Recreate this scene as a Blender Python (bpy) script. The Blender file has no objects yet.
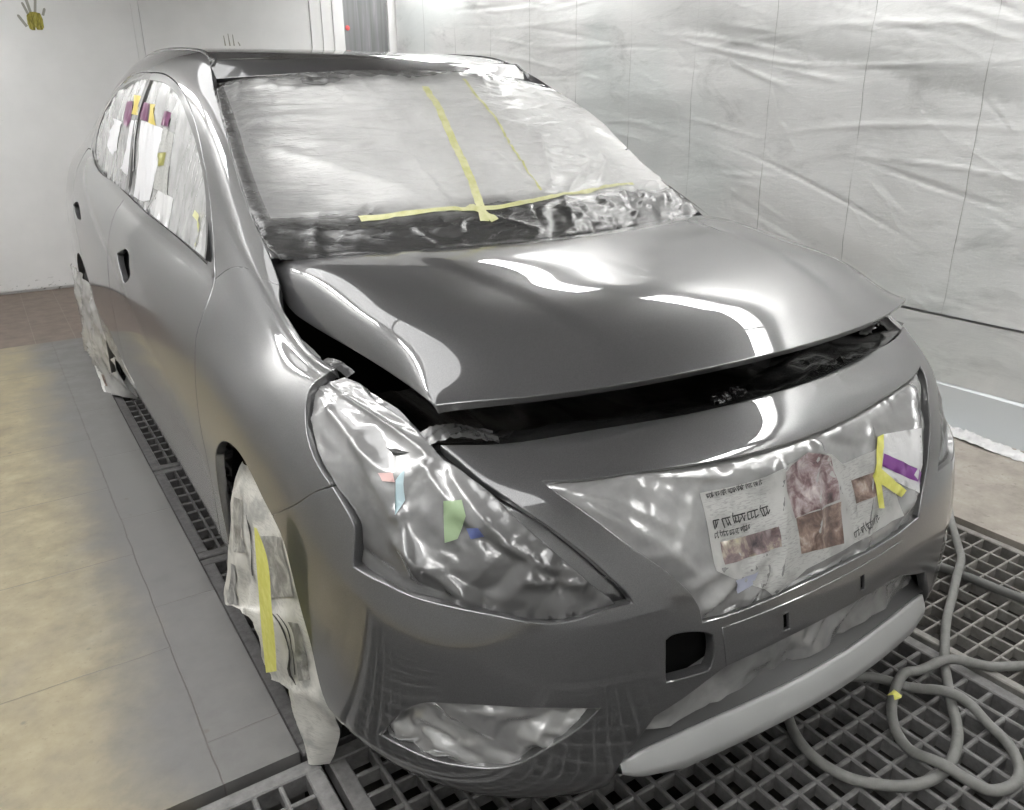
# Spray-booth scene: a masked grey sedan on floor grates. Car axes: X to the car's left, Y towards its tail, Z up; metres.
import bpy,bmesh,math,random
import numpy as np
from mathutils import Vector,Matrix,noise as mnoise,geometry as mgeo
LIGHT=26.0
EXPO=0.0
class Spl:
    """natural cubic spline, linear in data"""
    def __init__(s,t):
        s.t=np.array(t,float);n=len(t);h=np.diff(s.t)
        A=np.eye(n);B=np.zeros((n,n))
        for i in range(1,n-1):
            A[i,i-1]=h[i-1];A[i,i]=2*(h[i-1]+h[i]);A[i,i+1]=h[i]
            B[i,i-1]=6/h[i-1];B[i,i]=-6/h[i-1]-6/h[i];B[i,i+1]=6/h[i]
        s.M=np.linalg.solve(A,B);s.n=n
    def W(s,u,d=0):
        u=np.atleast_1d(np.asarray(u,float));uc=np.clip(u,s.t[0],s.t[-1])
        i=np.clip(np.searchsorted(s.t,uc,side='right')-1,0,s.n-2)
        h=s.t[i+1]-s.t[i];a=(s.t[i+1]-uc)/h;b=1-a
        E=np.eye(s.n)
        if d==0:
            return a[:,None]*E[i]+b[:,None]*E[i+1]+((a**3-a)*h*h/6)[:,None]*s.M[i]+((b**3-b)*h*h/6)[:,None]*s.M[i+1]
        return (E[i+1]-E[i])/h[:,None]+(-(3*a*a-1)*h/6)[:,None]*s.M[i]+((3*b*b-1)*h/6)[:,None]*s.M[i+1]
class Grid:
    def __init__(s,U,V,P):
        s.P=np.array(P,float);s.su=Spl(U);s.sv=Spl(V);s.U=np.array(U,float);s.V=np.array(V,float)
        s.post=None
    def raw(s,u,v):
        A=s.P.reshape(len(s.U),-1);out=np.empty((len(u),3))
        for k in range(0,len(u),4000):
            T=(s.su.W(u[k:k+4000])@A).reshape(-1,len(s.V),3)
            out[k:k+4000]=(T*s.sv.W(v[k:k+4000])[:,:,None]).sum(1)
        return out
    def ev(s,u,v):
        u=np.atleast_1d(np.asarray(u,float));v=np.atleast_1d(np.asarray(v,float))
        p=s.raw(u,v)
        if s.post is not None: p=s.post(s,u,v,p)
        return p
    def nrm(s,u,v,flip=1):
        e=1e-4
        a=s.ev(u+e,v)-s.ev(u-e,v);b=s.ev(u,v+e)-s.ev(u,v-e)
        n=np.cross(a,b)*flip;return n/(np.linalg.norm(n,axis=1,keepdims=True)+1e-12)
    def inv(s,pts,u0=None,v0=None,nu=160,nv=60,ur=None,vr=None):
        """nearest (u,v) of 3-D points"""
        pts=np.atleast_2d(pts)
        ur=ur or (s.U[0],s.U[-1]);vr=vr or (s.V[0],s.V[-1])
        uu,vv=np.meshgrid(np.linspace(*ur,nu),np.linspace(*vr,nv),indexing='ij')
        uu=uu.ravel();vv=vv.ravel();G=s.ev(uu,vv);out=[]
        for p in pts:
            k=np.argmin(((G-p)**2).sum(1));q=np.array([uu[k],vv[k]])
            for _ in range(12):
                e=1e-4
                f=s.ev(q[:1],q[1:])[0]-p
                a=(s.ev(q[:1]+e,q[1:])[0]-s.ev(q[:1]-e,q[1:])[0])/(2*e);b=(s.ev(q[:1],q[1:]+e)[0]-s.ev(q[:1],q[1:]-e)[0])/(2*e)
                J=np.stack([a,b],1);dq=-np.linalg.lstsq(J,f,rcond=None)[0]
                dq=np.clip(dq,-.05,.05);q=q+dq;q[0]=np.clip(q[0],*ur);q[1]=np.clip(q[1],*vr)
                if abs(dq).max()<1e-6:break
            out.append(q)
        return np.array(out)
# ---------------------------------------------------------------- lower body
V_BODY=[0,.06,.15,.27,.38,.49,.57,.64,.69,.73,.80,.90,1.0,1.05,1.10]
# station: plan x, y, then (inset, z) for each of the 15 levels
ST=[
 (0.0,-.011,[(.05,.145),(.006,.20),(0,.285),(.004,.40),(.022,.482),(.062,.60),(.095,.67),(.114,.718),(.142,.748),(.165,.765),(.195,.783),(.225,.79),(.26,.79),(.28,.785),(.30,.775)]),
 (.20,-.002,[(.047,.15),(.006,.205),(0,.28),(.003,.395),(.021,.484),(.06,.60),(.096,.675),(.118,.721),(.145,.749),(.168,.766),(.197,.783),(.227,.79),(.26,.79),(.28,.785),(.30,.775)]),
 (.43,.031,[(.035,.165),(.008,.21),(0,.27),(.001,.39),(.013,.50),(.047,.62),(.085,.69),(.115,.735),(.142,.756),(.172,.770),(.208,.784),(.24,.792),(.27,.792),(.29,.787),(.31,.777)]),
 (.635,.115,[(.05,.16),(.015,.205),(0,.28),(.0,.40),(.010,.50),(.036,.61),(.064,.675),(.092,.722),(.120,.748),(.15,.767),(.195,.787),(.225,.797),(.255,.799),(.275,.794),(.295,.784)]),
 (.772,.285,[(.05,.16),(.015,.21),(0,.30),(0,.42),(.003,.52),(.016,.61),(.035,.68),(.062,.738),(.088,.770),(.115,.793),(.145,.811),(.175,.822),(.205,.826),(.225,.821),(.245,.811)]),
 (.828,.50,[(.04,.17),(.012,.22),(.002,.33),(0,.43),(0,.54),(.004,.63),(.018,.715),(.044,.768),(.068,.797),(.089,.818),(.109,.836),(.127,.850),(.142,.861),(.162,.858),(.178,.838)]),
 (.8475,.86,[(.05,.19),(.015,.25),(.003,.35),(0,.46),(0,.57),(.004,.67),(.018,.75),(.048,.793),(.073,.817),(.097,.838),(.119,.856),(.141,.872),(.158,.886),(.175,.885),(.185,.863)]),
 (.8482,.95,[(.053,.19),(.018,.245),(.004,.345),(.001,.46),(0,.57),(.004,.675),(.018,.757),(.047,.803),(.072,.835),(.097,.865),(.121,.893),(.144,.918),(.162,.937),(.186,.948),(.198,.95)]),
 (.8485,1.06,[(.055,.19),(.02,.24),(.006,.34),(.002,.46),(0,.57),(.004,.68),(.018,.765),(.045,.83),(.070,.872),(.095,.905),(.121,.938),(.144,.964),(.164,.982),(.193,1.0),(.208,1.008)]),
 (.849,1.25,[(.06,.195),(.028,.235),(.012,.33),(.004,.45),(0,.57),(.004,.68),(.018,.77),(.044,.845),(.074,.893),(.104,.928),(.131,.975),(.155,1.025),(.176,1.068),(.204,1.093),(.220,1.103)]),
 (.849,1.44,[(.063,.2),(.032,.235),(.012,.33),(.003,.455),(0,.57),(.004,.685),(.018,.78),(.043,.85),(.074,.899),(.1035,.93),(.137,1.02),(.172,1.12),(.202,1.193),(.234,1.222),(.251,1.233)]),
 (.849,1.65,[(.065,.2),(.033,.235),(.012,.335),(.003,.457),(0,.575),(.005,.69),(.019,.785),(.044,.857),(.074,.904),(.101,.936),(.143,1.06),(.190,1.20),(.232,1.295),(.269,1.332),(.288,1.344)]),
 (.849,1.86,[(.065,.2),(.034,.236),(.012,.337),(.003,.459),(0,.58),(.005,.698),(.02,.793),(.044,.866),(.073,.913),(.0985,.95),(.142,1.10),(.196,1.265),(.254,1.374),(.296,1.413),(.325,1.429)]),
 (.849,2.10,[(.065,.2),(.034,.237),(.012,.339),(.002,.46),(0,.585),(.005,.705),(.02,.803),(.044,.88),(.072,.932),(.0985,.970),(.14,1.13),(.197,1.31),(.264,1.425),(.307,1.452),(.340,1.464)]),
 (.849,2.5,[(.065,.2),(.034,.238),(.012,.34),(.002,.462),(0,.59),(.006,.72),(.021,.825),(.045,.905),(.072,.962),(.099,1.003),(.138,1.16),(.195,1.34),(.272,1.450),(.313,1.475),(.345,1.486)]),
 (.849,3.05,[(.064,.2),(.034,.239),(.012,.341),(.002,.463),(0,.595),(.007,.735),(.022,.85),(.045,.938),(.072,1.005),(.100,1.050),(.14,1.175),(.195,1.325),(.274,1.430),(.313,1.461),(.345,1.473)]),
 (.849,3.46,[(.055,.2),(.03,.24),(.008,.345),(.002,.465),(0,.6),(.007,.745),(.023,.868),(.048,.965),(.08,1.045),(.115,1.105),(.155,1.19),(.205,1.275),(.262,1.350),(.295,1.385),(.325,1.397)]),
 (.84,3.85,[(.05,.2),(.02,.24),(.004,.35),(.001,.47),(0,.605),(.006,.755),(.022,.89),(.052,.99),(.09,1.065),(.125,1.11),(.155,1.15),(.19,1.195),(.225,1.235),(.255,1.26),(.285,1.27)]),
 (.805,4.13,[(.05,.21),(.015,.25),(.002,.36),(0,.48),(0,.61),(.005,.765),(.018,.895),(.045,.995),(.08,1.06),(.11,1.095),(.13,1.115),(.155,1.13),(.18,1.14),(.21,1.145),(.24,1.145)]),
 (.70,4.33,[(.05,.23),(.015,.27),(.002,.37),(0,.49),(0,.62),(.005,.77),(.012,.90),(.03,1.0),(.055,1.06),(.08,1.09),(.10,1.105),(.12,1.112),(.15,1.115),(.19,1.115),(.23,1.115)]),
 (.48,4.425,[(.05,.25),(.015,.29),(.002,.38),(0,.5),(0,.63),(.01,.78),(.015,.91),(.02,1.01),(.04,1.065),(.06,1.09),(.08,1.10),(.10,1.105),(.15,1.11),(.21,1.11),(.27,1.11)]),
 (.22,4.45,[(.05,.26),(.015,.3),(.002,.39),(0,.5),(0,.63),(.015,.78),(.02,.91),(.02,1.01),(.035,1.065),(.055,1.09),(.07,1.10),(.10,1.105),(.15,1.11),(.22,1.11),(.30,1.11)]),
]
def make_body():
    C=np.array([(a,b) for a,b,_ in ST]);C=np.concatenate([C[:0:-1]*[-1,1],C])
    u=np.concatenate([[0],np.cumsum(np.hypot(*np.diff(C,axis=0).T))]);m=len(ST)-1;u-=u[m]
    T=Spl(u).W(u,1)@C;T/=np.linalg.norm(T,axis=1,keepdims=True)
    N=np.stack([-T[:,1],T[:,0]],1)*-1   # outward
    P=[]
    for i in range(len(C)):
        sec=ST[abs(i-m)][2]
        P.append([(C[i,0]-N[i,0]*d,C[i,1]-N[i,1]*d,z) for d,z in sec])
    P=np.array(P);P[m,:,0]=0
    g=Grid(u,V_BODY,P);return g
def fair(g):
    """resample densely and smooth lightly along and across the body so that reflections run evenly"""
    U=g.U;a=np.concatenate([np.linspace(0,1.0,26),np.linspace(1.05,2.3,26),np.linspace(2.4,U[-1],32)]);u=np.concatenate([-a[:0:-1],a])
    v=np.linspace(0,1.10,45)
    uu,vv=np.meshgrid(u,v,indexing='ij');P=g.ev(uu.ravel(),vv.ravel()).reshape(len(u),len(v),3)
    s=np.interp(np.abs(u),[0,.8,1.15,1.25,2.2,2.6,6],[.03,.03,.04,.085,.085,.09,.09])
    K=np.exp(-.5*((u[:,None]-u[None])/s[:,None])**2)*np.gradient(u)[None];K/=K.sum(1,keepdims=True)
    # linear-exact smoothing
    m=K@u;K2=K
    Q=np.einsum('ij,jkc->ikc',K2,P)
    Q[0]=P[0];Q[-1]=P[-1]
    t=np.full(len(v),.012);L=np.exp(-.5*((v[:,None]-v[None])/t[:,None])**2);L/=L.sum(1,keepdims=True)
    R=np.einsum('ij,kjc->kic',L,Q);R[:,:2]=Q[:,:2];R[:,-2:]=Q[:,-2:]
    w=np.clip((np.abs(u)-.95)/.2,0,1)[:,None,None]      # the nose keeps its traced shape
    return Grid(u,v,R*w+(P*.5+R*.5)*(1-w))
BODY=fair(make_body())
# ---------------------------------------------------------------- hood
def yf(x): return .189+.222*x**2+.229*x**4
def yr(x): return .916+.299*x**2+.116*x**4
HC=[0,.33,.62,.80,.91,.97,1.0]
HR=[(0,.633,[.863,.863,.862,.861,.861,.860,.858]),
 (.08,.634,[.900,.900,.899,.895,.886,.876,.861]),
 (.2,.637,[.936,.937,.939,.936,.924,.906,.866]),
 (.45,.648,[.970,.971,.973,.970,.957,.934,.874]),
 (.7,.660,[.991,.992,.994,.993,.982,.955,.881]),
 (.85,.662,[.994,.995,.997,.997,.987,.966,.897]),
 (1,.652,[.980,.980,.981,.981,.978,.970,.952])]
def make_hood():
    c=np.array([-x for x in HC[:0:-1]]+HC)
    P=[]
    for f,W,z in HR:
        zz=z[:0:-1]+z
        P.append([(W*a,(1-f)*yf(abs(W*a))+f*yr(abs(W*a)),b) for a,b in zip(c,zz)])
    P=np.array(P).transpose(1,0,2)
    hu=np.array([0,.21,.40,.515,.595,.652,.735]);g=Grid(np.concatenate([-hu[:0:-1],hu]),[r[0]*.73 for r in HR],P)
    return g
HOOD=make_hood()
def body_at(y,v,side=1):
    """body point at a given y on level v"""
    lo,hi=1.0,BODY.U[-1]-.3
    for _ in range(40):
        m=(lo+hi)/2
        if BODY.ev([m],[v])[0,1]<y: lo=m
        else: hi=m
    p=BODY.ev([m],[v])[0].copy();p[0]*=side;return p
def ywt(x): return 1.585+.566*x**2+.211*x**4
def zwt(x): return 1.389-.103*x**2+.067*x**4
def coons(bot,top,left,right,bulge=0):
    """four sampled boundary curves (n,3)/(m,3) -> control array (n,m,3): u along bot, v along left"""
    n,m=len(bot),len(left);u=np.linspace(0,1,n)[:,None,None];v=np.linspace(0,1,m)[None,:,None]
    P=(1-v)*bot[:,None]+v*top[:,None]+(1-u)*left[None]+u*right[None]
    P=P-((1-u)*(1-v)*bot[0]+u*(1-v)*bot[-1]+(1-u)*v*top[0]+u*v*top[-1])
    return P
def make_ws():
    n,m=13,9
    xs=np.linspace(-.645,.645,n)
    bot=np.stack([xs,yr(xs)-.004,.974-.034*xs**2+.05*xs**4+.004],1)
    yy=np.linspace(1.03,1.70,m)
    right=np.array([body_at(y,1.045) for y in yy]);left=right*[-1,1,1]
    bot[0]=left[0];bot[-1]=right[0]
    xt=np.linspace(-1,1,n)*right[-1,0]
    top=np.stack([xt,ywt(xt),zwt(xt)],1);top[0]=left[-1];top[-1]=right[-1]
    P=coons(bot,top,left,right)
    u=np.linspace(0,1,n);v=np.linspace(0,1,m)
    b=(16*u*(1-u)*1)[:,None]/4*(4*v*(1-v))[None,:]
    nrm=np.array([0,-.53,.85])
    P=P+b[...,None]*nrm*.018
    return Grid(np.linspace(-.6,.6,n),np.linspace(0,.8,m),P)
WS=make_ws()
RZ=[(1.66,1.412),(1.76,1.434),(1.95,1.461),(2.2,1.480),(2.5,1.489),(2.85,1.486),(3.2,1.462),(3.5,1.42)]
def make_roof():
    c=np.linspace(-1,1,11);P=[]
    rows=[(None,None)]+RZ
    for i,(y,zc) in enumerate(rows):
        if i==0:
            r=WS.ev([.6],[.8])[0];P.append([(a*r[0],ywt(a*r[0])+.012,zwt(a*r[0])+.007) for a in c])
        else:
            ys=max(y,1.80+.03*i) if y<2.2 else y
            s=body_at(ys,1.09)
            P.append([(a*s[0],y+(ys-y)*a*a,zc+(s[2]+.004-zc)*abs(a)**2.2) for a in c])
    return Grid(c*.52,[0]+[.9*(r[0]-1.585) for r in RZ],np.array(P).transpose(1,0,2))
ROOF=make_roof()

# outlines in the (u,v) coordinates of the body and glass surfaces
F={
 'gap':[(-1.2019,0.4232),(-1.1365,0.4806),(-1.0858,0.5187),(-1.0371,0.5595),(-1.0015,0.5883)],
 'arch_bumper':[(-1.1648,0.3992),(-1.1328,0.3243),(-1.091,0.1821),(-1.0811,0.1285),(-1.062,0.0578)],
 'arch_fender':[(-1.6066,0.3437),(-1.5851,0.382),(-1.5309,0.4309),(-1.4792,0.4582),(-1.4172,0.4743),(-1.363,0.4781),(-1.2939,0.4628),(-1.2445,0.4396),(-1.2019,0.4232)],
 'head_low':[(-1.0007,0.5859),(-0.9718,0.5713),(-0.9392,0.5464),(-0.9351,0.5341),(-0.9322,0.4699),(-0.9051,0.4655),(-0.8595,0.462),(-0.814,0.4552),(-0.7599,0.4518),(-0.7134,0.4477),(-0.6686,0.4418),(-0.618,0.4309),(-0.5757,0.4246),(-0.5363,0.4248),(-0.4957,0.4293),(-0.4597,0.4308),(-0.4393,0.4315),(-0.4439,0.4409),(-0.4768,0.4751),(-0.5273,0.5278),(-0.5952,0.5963),(-0.6718,0.6649),(-0.6943,0.6797),(-0.7599,0.7169),(-0.8199,0.745)],
 'film_head':[(-1.1812,0.7395),(-1.1797,0.8039),(-1.1218,0.9459),(-1.0889,0.9428),(-1.0415,0.8791),(-0.9816,0.8449),(-0.9217,0.8061),(-0.868,0.7621),(-0.83,0.7359),(-0.8124,0.7266),(-0.7422,0.7016),(-0.6838,0.6672),(-0.6327,0.6112),(-0.5894,0.5668),(-0.5429,0.5181),(-0.4988,0.4734),(-0.4697,0.4411),(-0.4953,0.4343),(-0.536,0.4297),(-0.5755,0.4296),(-0.6179,0.4361),(-0.6697,0.4472),(-0.7136,0.4534),(-0.7602,0.458),(-0.8144,0.4618),(-0.8599,0.4692),(-0.9055,0.4727),(-0.9236,0.4803),(-0.9266,0.5376),(-0.9337,0.5539),(-0.965,0.5788),(-0.9972,0.5912),(-1.0167,0.6006),(-1.0491,0.6165),(-1.0773,0.6332),(-1.1052,0.6559),(-1.1341,0.6873),(-1.1598,0.7167)],
 'head_rear':[(-1.0194,0.5935),(-1.0537,0.6076),(-1.0832,0.6264),(-1.1119,0.6503),(-1.1433,0.6825),(-1.1698,0.7116),(-1.1864,0.7459),(-1.1859,0.8177),(-1.1286,0.9627)],
 'door_gap':[(-1.7941,0.7268),(-1.7577,0.6878),(-1.7492,0.6402),(-1.7489,0.5993),(-1.7307,0.5562),(-1.7189,0.4958),(-1.7144,0.4492),(-1.7092,0.3843),(-1.6999,0.3394),(-1.6944,0.2796)],
 'grille':[(-0.5852,0.679),(-0.5325,0.6692),(-0.4664,0.6549),(-0.3799,0.6405),(-0.27,0.6414),(-0.1738,0.6455),(-0.0772,0.6431),(0.0132,0.6375),(0.135,0.6408),(0.2793,0.6447),(0.4453,0.6589),(0.6028,0.6811),(0.498,0.5762),(0.4413,0.4937),(0.4035,0.4265),(0.3621,0.3765),(0.3011,0.3724),(0.202,0.3752),(0.0784,0.3832),(-0.0679,0.3749),(-0.1742,0.371),(-0.2675,0.3722),(-0.3029,0.3754),(-0.3089,0.4023),(-0.327,0.4289),(-0.3662,0.4634),(-0.4149,0.4994),(-0.4515,0.5309),(-0.4926,0.5733),(-0.5375,0.6218)],
 'tow':[(-0.381,0.3601),(-0.3728,0.3653),(-0.3534,0.3669),(-0.3001,0.3554),(-0.2832,0.345),(-0.2806,0.3316),(-0.2853,0.2809),(-0.2924,0.2709),(-0.3793,0.2784),(-0.3816,0.2892)],
 'fog':[(-0.8923,0.1242),(-0.865,0.1648),(-0.8284,0.2138),(-0.7949,0.2424),(-0.7556,0.2579),(-0.7086,0.2702),(-0.6571,0.2767),(-0.6027,0.2765),(-0.5522,0.2716),(-0.5016,0.263),(-0.5254,0.2396),(-0.5514,0.2199),(-0.5909,0.1934),(-0.6352,0.161),(-0.6734,0.1444),(-0.7223,0.1354),(-0.7709,0.1277),(-0.8076,0.1259),(-0.8353,0.1259),(-0.8739,0.1245)],
 'notch':[(-0.4746,0.0349),(-0.4626,0.1221),(-0.4278,0.1817),(-0.3993,0.2181),(-0.3446,0.234),(-0.2433,0.2653),(-0.1508,0.2645),(-0.0734,0.2645)],
 'handle_front':[(-2.8676,0.5847),(-2.8024,0.6049),(-2.7244,0.6216),(-2.6612,0.6158),(-2.6381,0.5913),(-2.6101,0.5741),(-2.6406,0.5553),(-2.7346,0.5339),(-2.7738,0.5456),(-2.8384,0.567)],
 'handle_rear':[(-4.1231,0.5725),(-3.9749,0.5951),(-3.8968,0.5845),(-3.842,0.5596),(-3.9709,0.5494),(-4.0824,0.5646)],
 'sheet_front':[(-2.8814,0.8691),(-2.5736,0.8777),(-2.5783,0.8277),(-2.6283,0.7749),(-2.7672,0.7626),(-2.8951,0.7592),(-2.8597,0.8111)],
 'sheet_front_b':[(-2.6013,0.865),(-2.4587,0.8719),(-2.424,0.7822),(-2.6075,0.7764)],
 'purple_front':[(-2.9415,0.9037),(-2.8142,0.9056),(-2.799,0.8721),(-2.9073,0.8698)],
 'yellow_front':[(-2.8073,0.906),(-2.6978,0.9126),(-2.6439,0.8754),(-2.7755,0.8718)],
 'purple_front_b':[(-2.6099,0.9097),(-2.5113,0.9188),(-2.4969,0.8912),(-2.6255,0.8812)],
 'purple_rear':[(-3.2069,0.8971),(-3.101,0.9022),(-3.0827,0.8779),(-3.1233,0.8471),(-3.195,0.8535)],
 'yellow_rear':[(-3.1007,0.9093),(-2.9723,0.9094),(-2.926,0.8708),(-3.0453,0.8685)],
 'white_rear':[(-3.0177,0.8634),(-2.9197,0.8672),(-2.9499,0.793),(-3.054,0.7788),(-3.1595,0.784)],
 'white_rear_b':[(-3.4156,0.8464),(-3.2157,0.8398),(-3.2751,0.7918),(-3.4083,0.7792),(-3.5032,0.7927)],
 'sheet_bottom_front':[(-2.5518,0.7782),(-2.359,0.7868),(-2.3644,0.7457),(-2.6549,0.7417)],
 'olive_front':[(-2.5857,0.8227),(-2.4951,0.8336),(-2.5087,0.8132),(-2.5799,0.8054)],
 'news_photo_a':[(-0.0604,0.5767),(0.0176,0.6043),(0.0826,0.5714),(0.0794,0.4876),(-0.0547,0.4874)],
 'news_photo_b':[(-0.0525,0.4868),(0.082,0.4831),(0.0703,0.4154),(-0.0519,0.4293)],
 'news_photo_c':[(-0.2412,0.4897),(-0.0999,0.4852),(-0.1011,0.4538),(-0.2417,0.4562)],
 'news_photo_d':[(0.1314,0.5086),(0.2162,0.5047),(0.198,0.466),(0.1314,0.4678)],
 'tape_a':[(0.244,0.5617),(0.2687,0.5601),(0.2394,0.5145),(0.217,0.4907),(0.2152,0.4369),(0.1976,0.4423),(0.1904,0.5014),(0.2151,0.5175)],
 'tape_b':[(0.2011,0.5066),(0.225,0.5063),(0.2937,0.444),(0.2748,0.4379),(0.2127,0.4816)],
 'blue_scrap':[(-0.223,0.4285),(-0.1658,0.4303),(-0.1804,0.4117),(-0.2194,0.4057)],
 'head1':[(-0.2485,0.5162),(-0.1072,0.5143)],
 'head2':[(-0.2497,0.4998),(-0.1642,0.4982)],
 'text_top':[(-0.2496,0.5656),(-0.1132,0.5678)],
 'hl3':[(0.1051,0.4187),(0.1928,0.4258)],
 'green_scrap':[(-0.7772,0.6373),(-0.7424,0.6446),(-0.731,0.6146),(-0.7441,0.5699),(-0.766,0.5608)],
 'blue_scrap_h':[(-0.7302,0.5906),(-0.7073,0.5931),(-0.6955,0.5763),(-0.7197,0.5709)],
 'pink_scrap':[(-0.9137,0.6514),(-0.8878,0.6638),(-0.8772,0.6471),(-0.9006,0.6404)],
 'cyan_scrap':[(-0.8766,0.6514),(-0.8684,0.6792),(-0.8529,0.6208),(-0.858,0.5929)],
 'tape_main':[(-0.0325,0.6763),(-0.0519,0.5588),(-0.0682,0.4429),(-0.0786,0.3424),(-0.0887,0.257),(-0.1028,0.1824),(-0.1278,0.0839)],
 'tape_second':[(0.1283,0.7266),(0.111,0.6148),(0.1052,0.531),(0.1001,0.4498),(0.0941,0.3683),(0.0869,0.2739),(0.0827,0.1859)],
 'tape_cross':[(-0.3964,0.1341),(-0.3073,0.1402),(-0.2121,0.1454),(-0.1158,0.135),(-0.0009,0.1442),(0.171,0.1642),(0.3995,0.188),(0.4707,0.1879)],
 'tape_tail':[(-0.1385,0.1546),(-0.1209,0.1234),(-0.1034,0.0802)],
 'arch_back':[(-4.3628,0.043),(-4.3731,0.0955),(-4.375,0.1383),(-4.3682,0.1872),(-4.3529,0.2427),(-4.3293,0.2899),(-4.2982,0.3271),(-4.2602,0.3582),(-4.2165,0.3843),(-4.1681,0.4049),(-4.1163,0.4191),(-4.0624,0.4266),(-4.0078,0.4272),(-3.9539,0.4209),(-3.9021,0.4078),(-3.8536,0.388),(-3.8099,0.3623),(-3.772,0.3312),(-3.7409,0.294),(-3.7174,0.2483),(-3.7021,0.1947),(-3.6954,0.1439),(-3.6975,0.0983),(-3.7084,0.0428)],
}
# ================================================================ helpers
SC=bpy.context.scene;COL=SC.collection
RNG=random.Random(7);NR=np.random.RandomState(11)
def link(o,parent=None):
    COL.objects.link(o)
    if parent is not None: o.parent=parent
    return o
def tag(o,label=None,cat=None,group=None,kind=None):
    if label:o['label']=label
    if cat:o['category']=cat
    if group:o['group']=group
    if kind:o['kind']=kind
    return o
def empty(name,loc,label,cat,group=None):
    o=bpy.data.objects.new(name,None);o.location=loc;o.empty_display_size=.1;link(o);return tag(o,label,cat,group)
def mesh(name,V,Fc,mat,parent=None,smooth=True,normals=None,uv=None,origin=None):
    V=np.asarray(V,float)
    if origin is not None: V=V-np.asarray(origin,float)
    me=bpy.data.meshes.new(name);me.from_pydata(V.tolist(),[],[tuple(int(i) for i in f) for f in Fc]);me.update()
    for m in (mat if isinstance(mat,(list,tuple)) else [mat]): me.materials.append(m)
    if smooth: me.polygons.foreach_set('use_smooth',[True]*len(me.polygons))
    if uv is not None:
        l=me.uv_layers.new(name='UVMap');idx=np.zeros(len(me.loops),dtype=np.int32);me.loops.foreach_get('vertex_index',idx)
        l.data.foreach_set('uv',np.asarray(uv,float)[idx].ravel())
    if normals is not None: me.normals_split_custom_set_from_vertices([tuple(n) for n in normals])
    o=bpy.data.objects.new(name,me)
    if origin is not None: o.location=origin
    return link(o,parent)
def gridmesh(name,P,mat,parent=None,uv=None,flip=False,smooth=True,closed_u=False):
    """P (n,m,3)"""
    n,m=P.shape[:2];f=[]
    for i in range(n-(0 if closed_u else 1)):
        for j in range(m-1):
            a=i*m+j;b=((i+1)%n)*m+j;q=(a,b,b+1,a+1)
            f.append(q[::-1] if flip else q)
    return mesh(name,P.reshape(-1,3),f,mat,parent,smooth,uv=None if uv is None else uv.reshape(-1,2))
class MB:
    def __init__(s): s.v=[];s.f=[]
    def add(s,V,Fc):
        k=len(s.v);s.v+=[tuple(p) for p in V];s.f+=[tuple(i+k for i in f) for f in Fc]
    def box(s,x0,x1,y0,y1,z0,z1):
        s.add([(x0,y0,z0),(x1,y0,z0),(x1,y1,z0),(x0,y1,z0),(x0,y0,z1),(x1,y0,z1),(x1,y1,z1),(x0,y1,z1)],
              [(0,3,2,1),(4,5,6,7),(0,1,5,4),(1,2,6,5),(2,3,7,6),(3,0,4,7)])
    def rbox(s,x0,x1,y0,y1,z0,z1,b=.004):
        """box with chamfered top edges"""
        s.add([(x0,y0,z0),(x1,y0,z0),(x1,y1,z0),(x0,y1,z0),(x0,y0,z1-b),(x1,y0,z1-b),(x1,y1,z1-b),(x0,y1,z1-b),
               (x0+b,y0+b,z1),(x1-b,y0+b,z1),(x1-b,y1-b,z1),(x0+b,y1-b,z1)],
              [(0,3,2,1),(8,9,10,11),(0,1,5,4),(1,2,6,5),(2,3,7,6),(3,0,4,7),(4,5,9,8),(5,6,10,9),(6,7,11,10),(7,4,8,11)])
    def build(s,name,mat,parent=None,smooth=False,origin=None): return mesh(name,s.v,s.f,mat,parent,smooth,origin=origin)
def catmull(P,n):
    P=np.asarray(P,float);d=np.concatenate([[0],np.cumsum(np.linalg.norm(np.diff(P,axis=0),axis=1))])
    return Spl(d).W(np.linspace(0,d[-1],n))@P
def tube(name,P,r,mat,parent=None,k=12,n=160,origin=None):
    P=catmull(P,n);V=[];T=np.gradient(P,axis=0);T/=np.linalg.norm(T,axis=1,keepdims=True)
    up=np.array([0,0,1.])
    for p,t in zip(P,T):
        a=np.cross(t,up);a/=np.linalg.norm(a)+1e-9;b=np.cross(a,t)
        V.append([p+r*(math.cos(q)*a+math.sin(q)*b) for q in np.linspace(0,2*math.pi,k,endpoint=False)])
    V=np.array(V);f=[]
    for i in range(n-1):
        for j in range(k):
            f.append((i*k+j,(i+1)*k+j,(i+1)*k+(j+1)%k,i*k+(j+1)%k))
    f.append(tuple(range(k)));f.append(tuple((n-1)*k+j for j in range(k))[::-1])
    return mesh(name,V.reshape(-1,3),f,mat,parent,origin=origin)
# ---------------------------------------------------------------- wrinkles
def folds(seed,n,box,L,W,A,ang=(0,math.pi),bend=.0):
    """random fold lines -> height function of (n,2) points"""
    r=np.random.RandomState(seed)
    C=np.stack([r.uniform(box[0],box[1],n),r.uniform(box[2],box[3],n)],1)
    a=r.uniform(ang[0],ang[1],n);l=r.uniform(L[0],L[1],n);w=r.uniform(W[0],W[1],n);h=r.uniform(A[0],A[1],n)*r.choice([-1,1],n,p=[.35,.65])
    bd=r.uniform(-bend,bend,n)
    def f(q):
        out=np.zeros(len(q))
        for i in range(n):
            d=q-C[i];s=d[:,0]*math.cos(a[i])+d[:,1]*math.sin(a[i]);t=-d[:,0]*math.sin(a[i])+d[:,1]*math.cos(a[i])-bd[i]*s*s
            out+=h[i]*np.exp(-(s/l[i])**2)*np.exp(-np.abs(t/w[i])**1.4)
        return out
    return f
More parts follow.
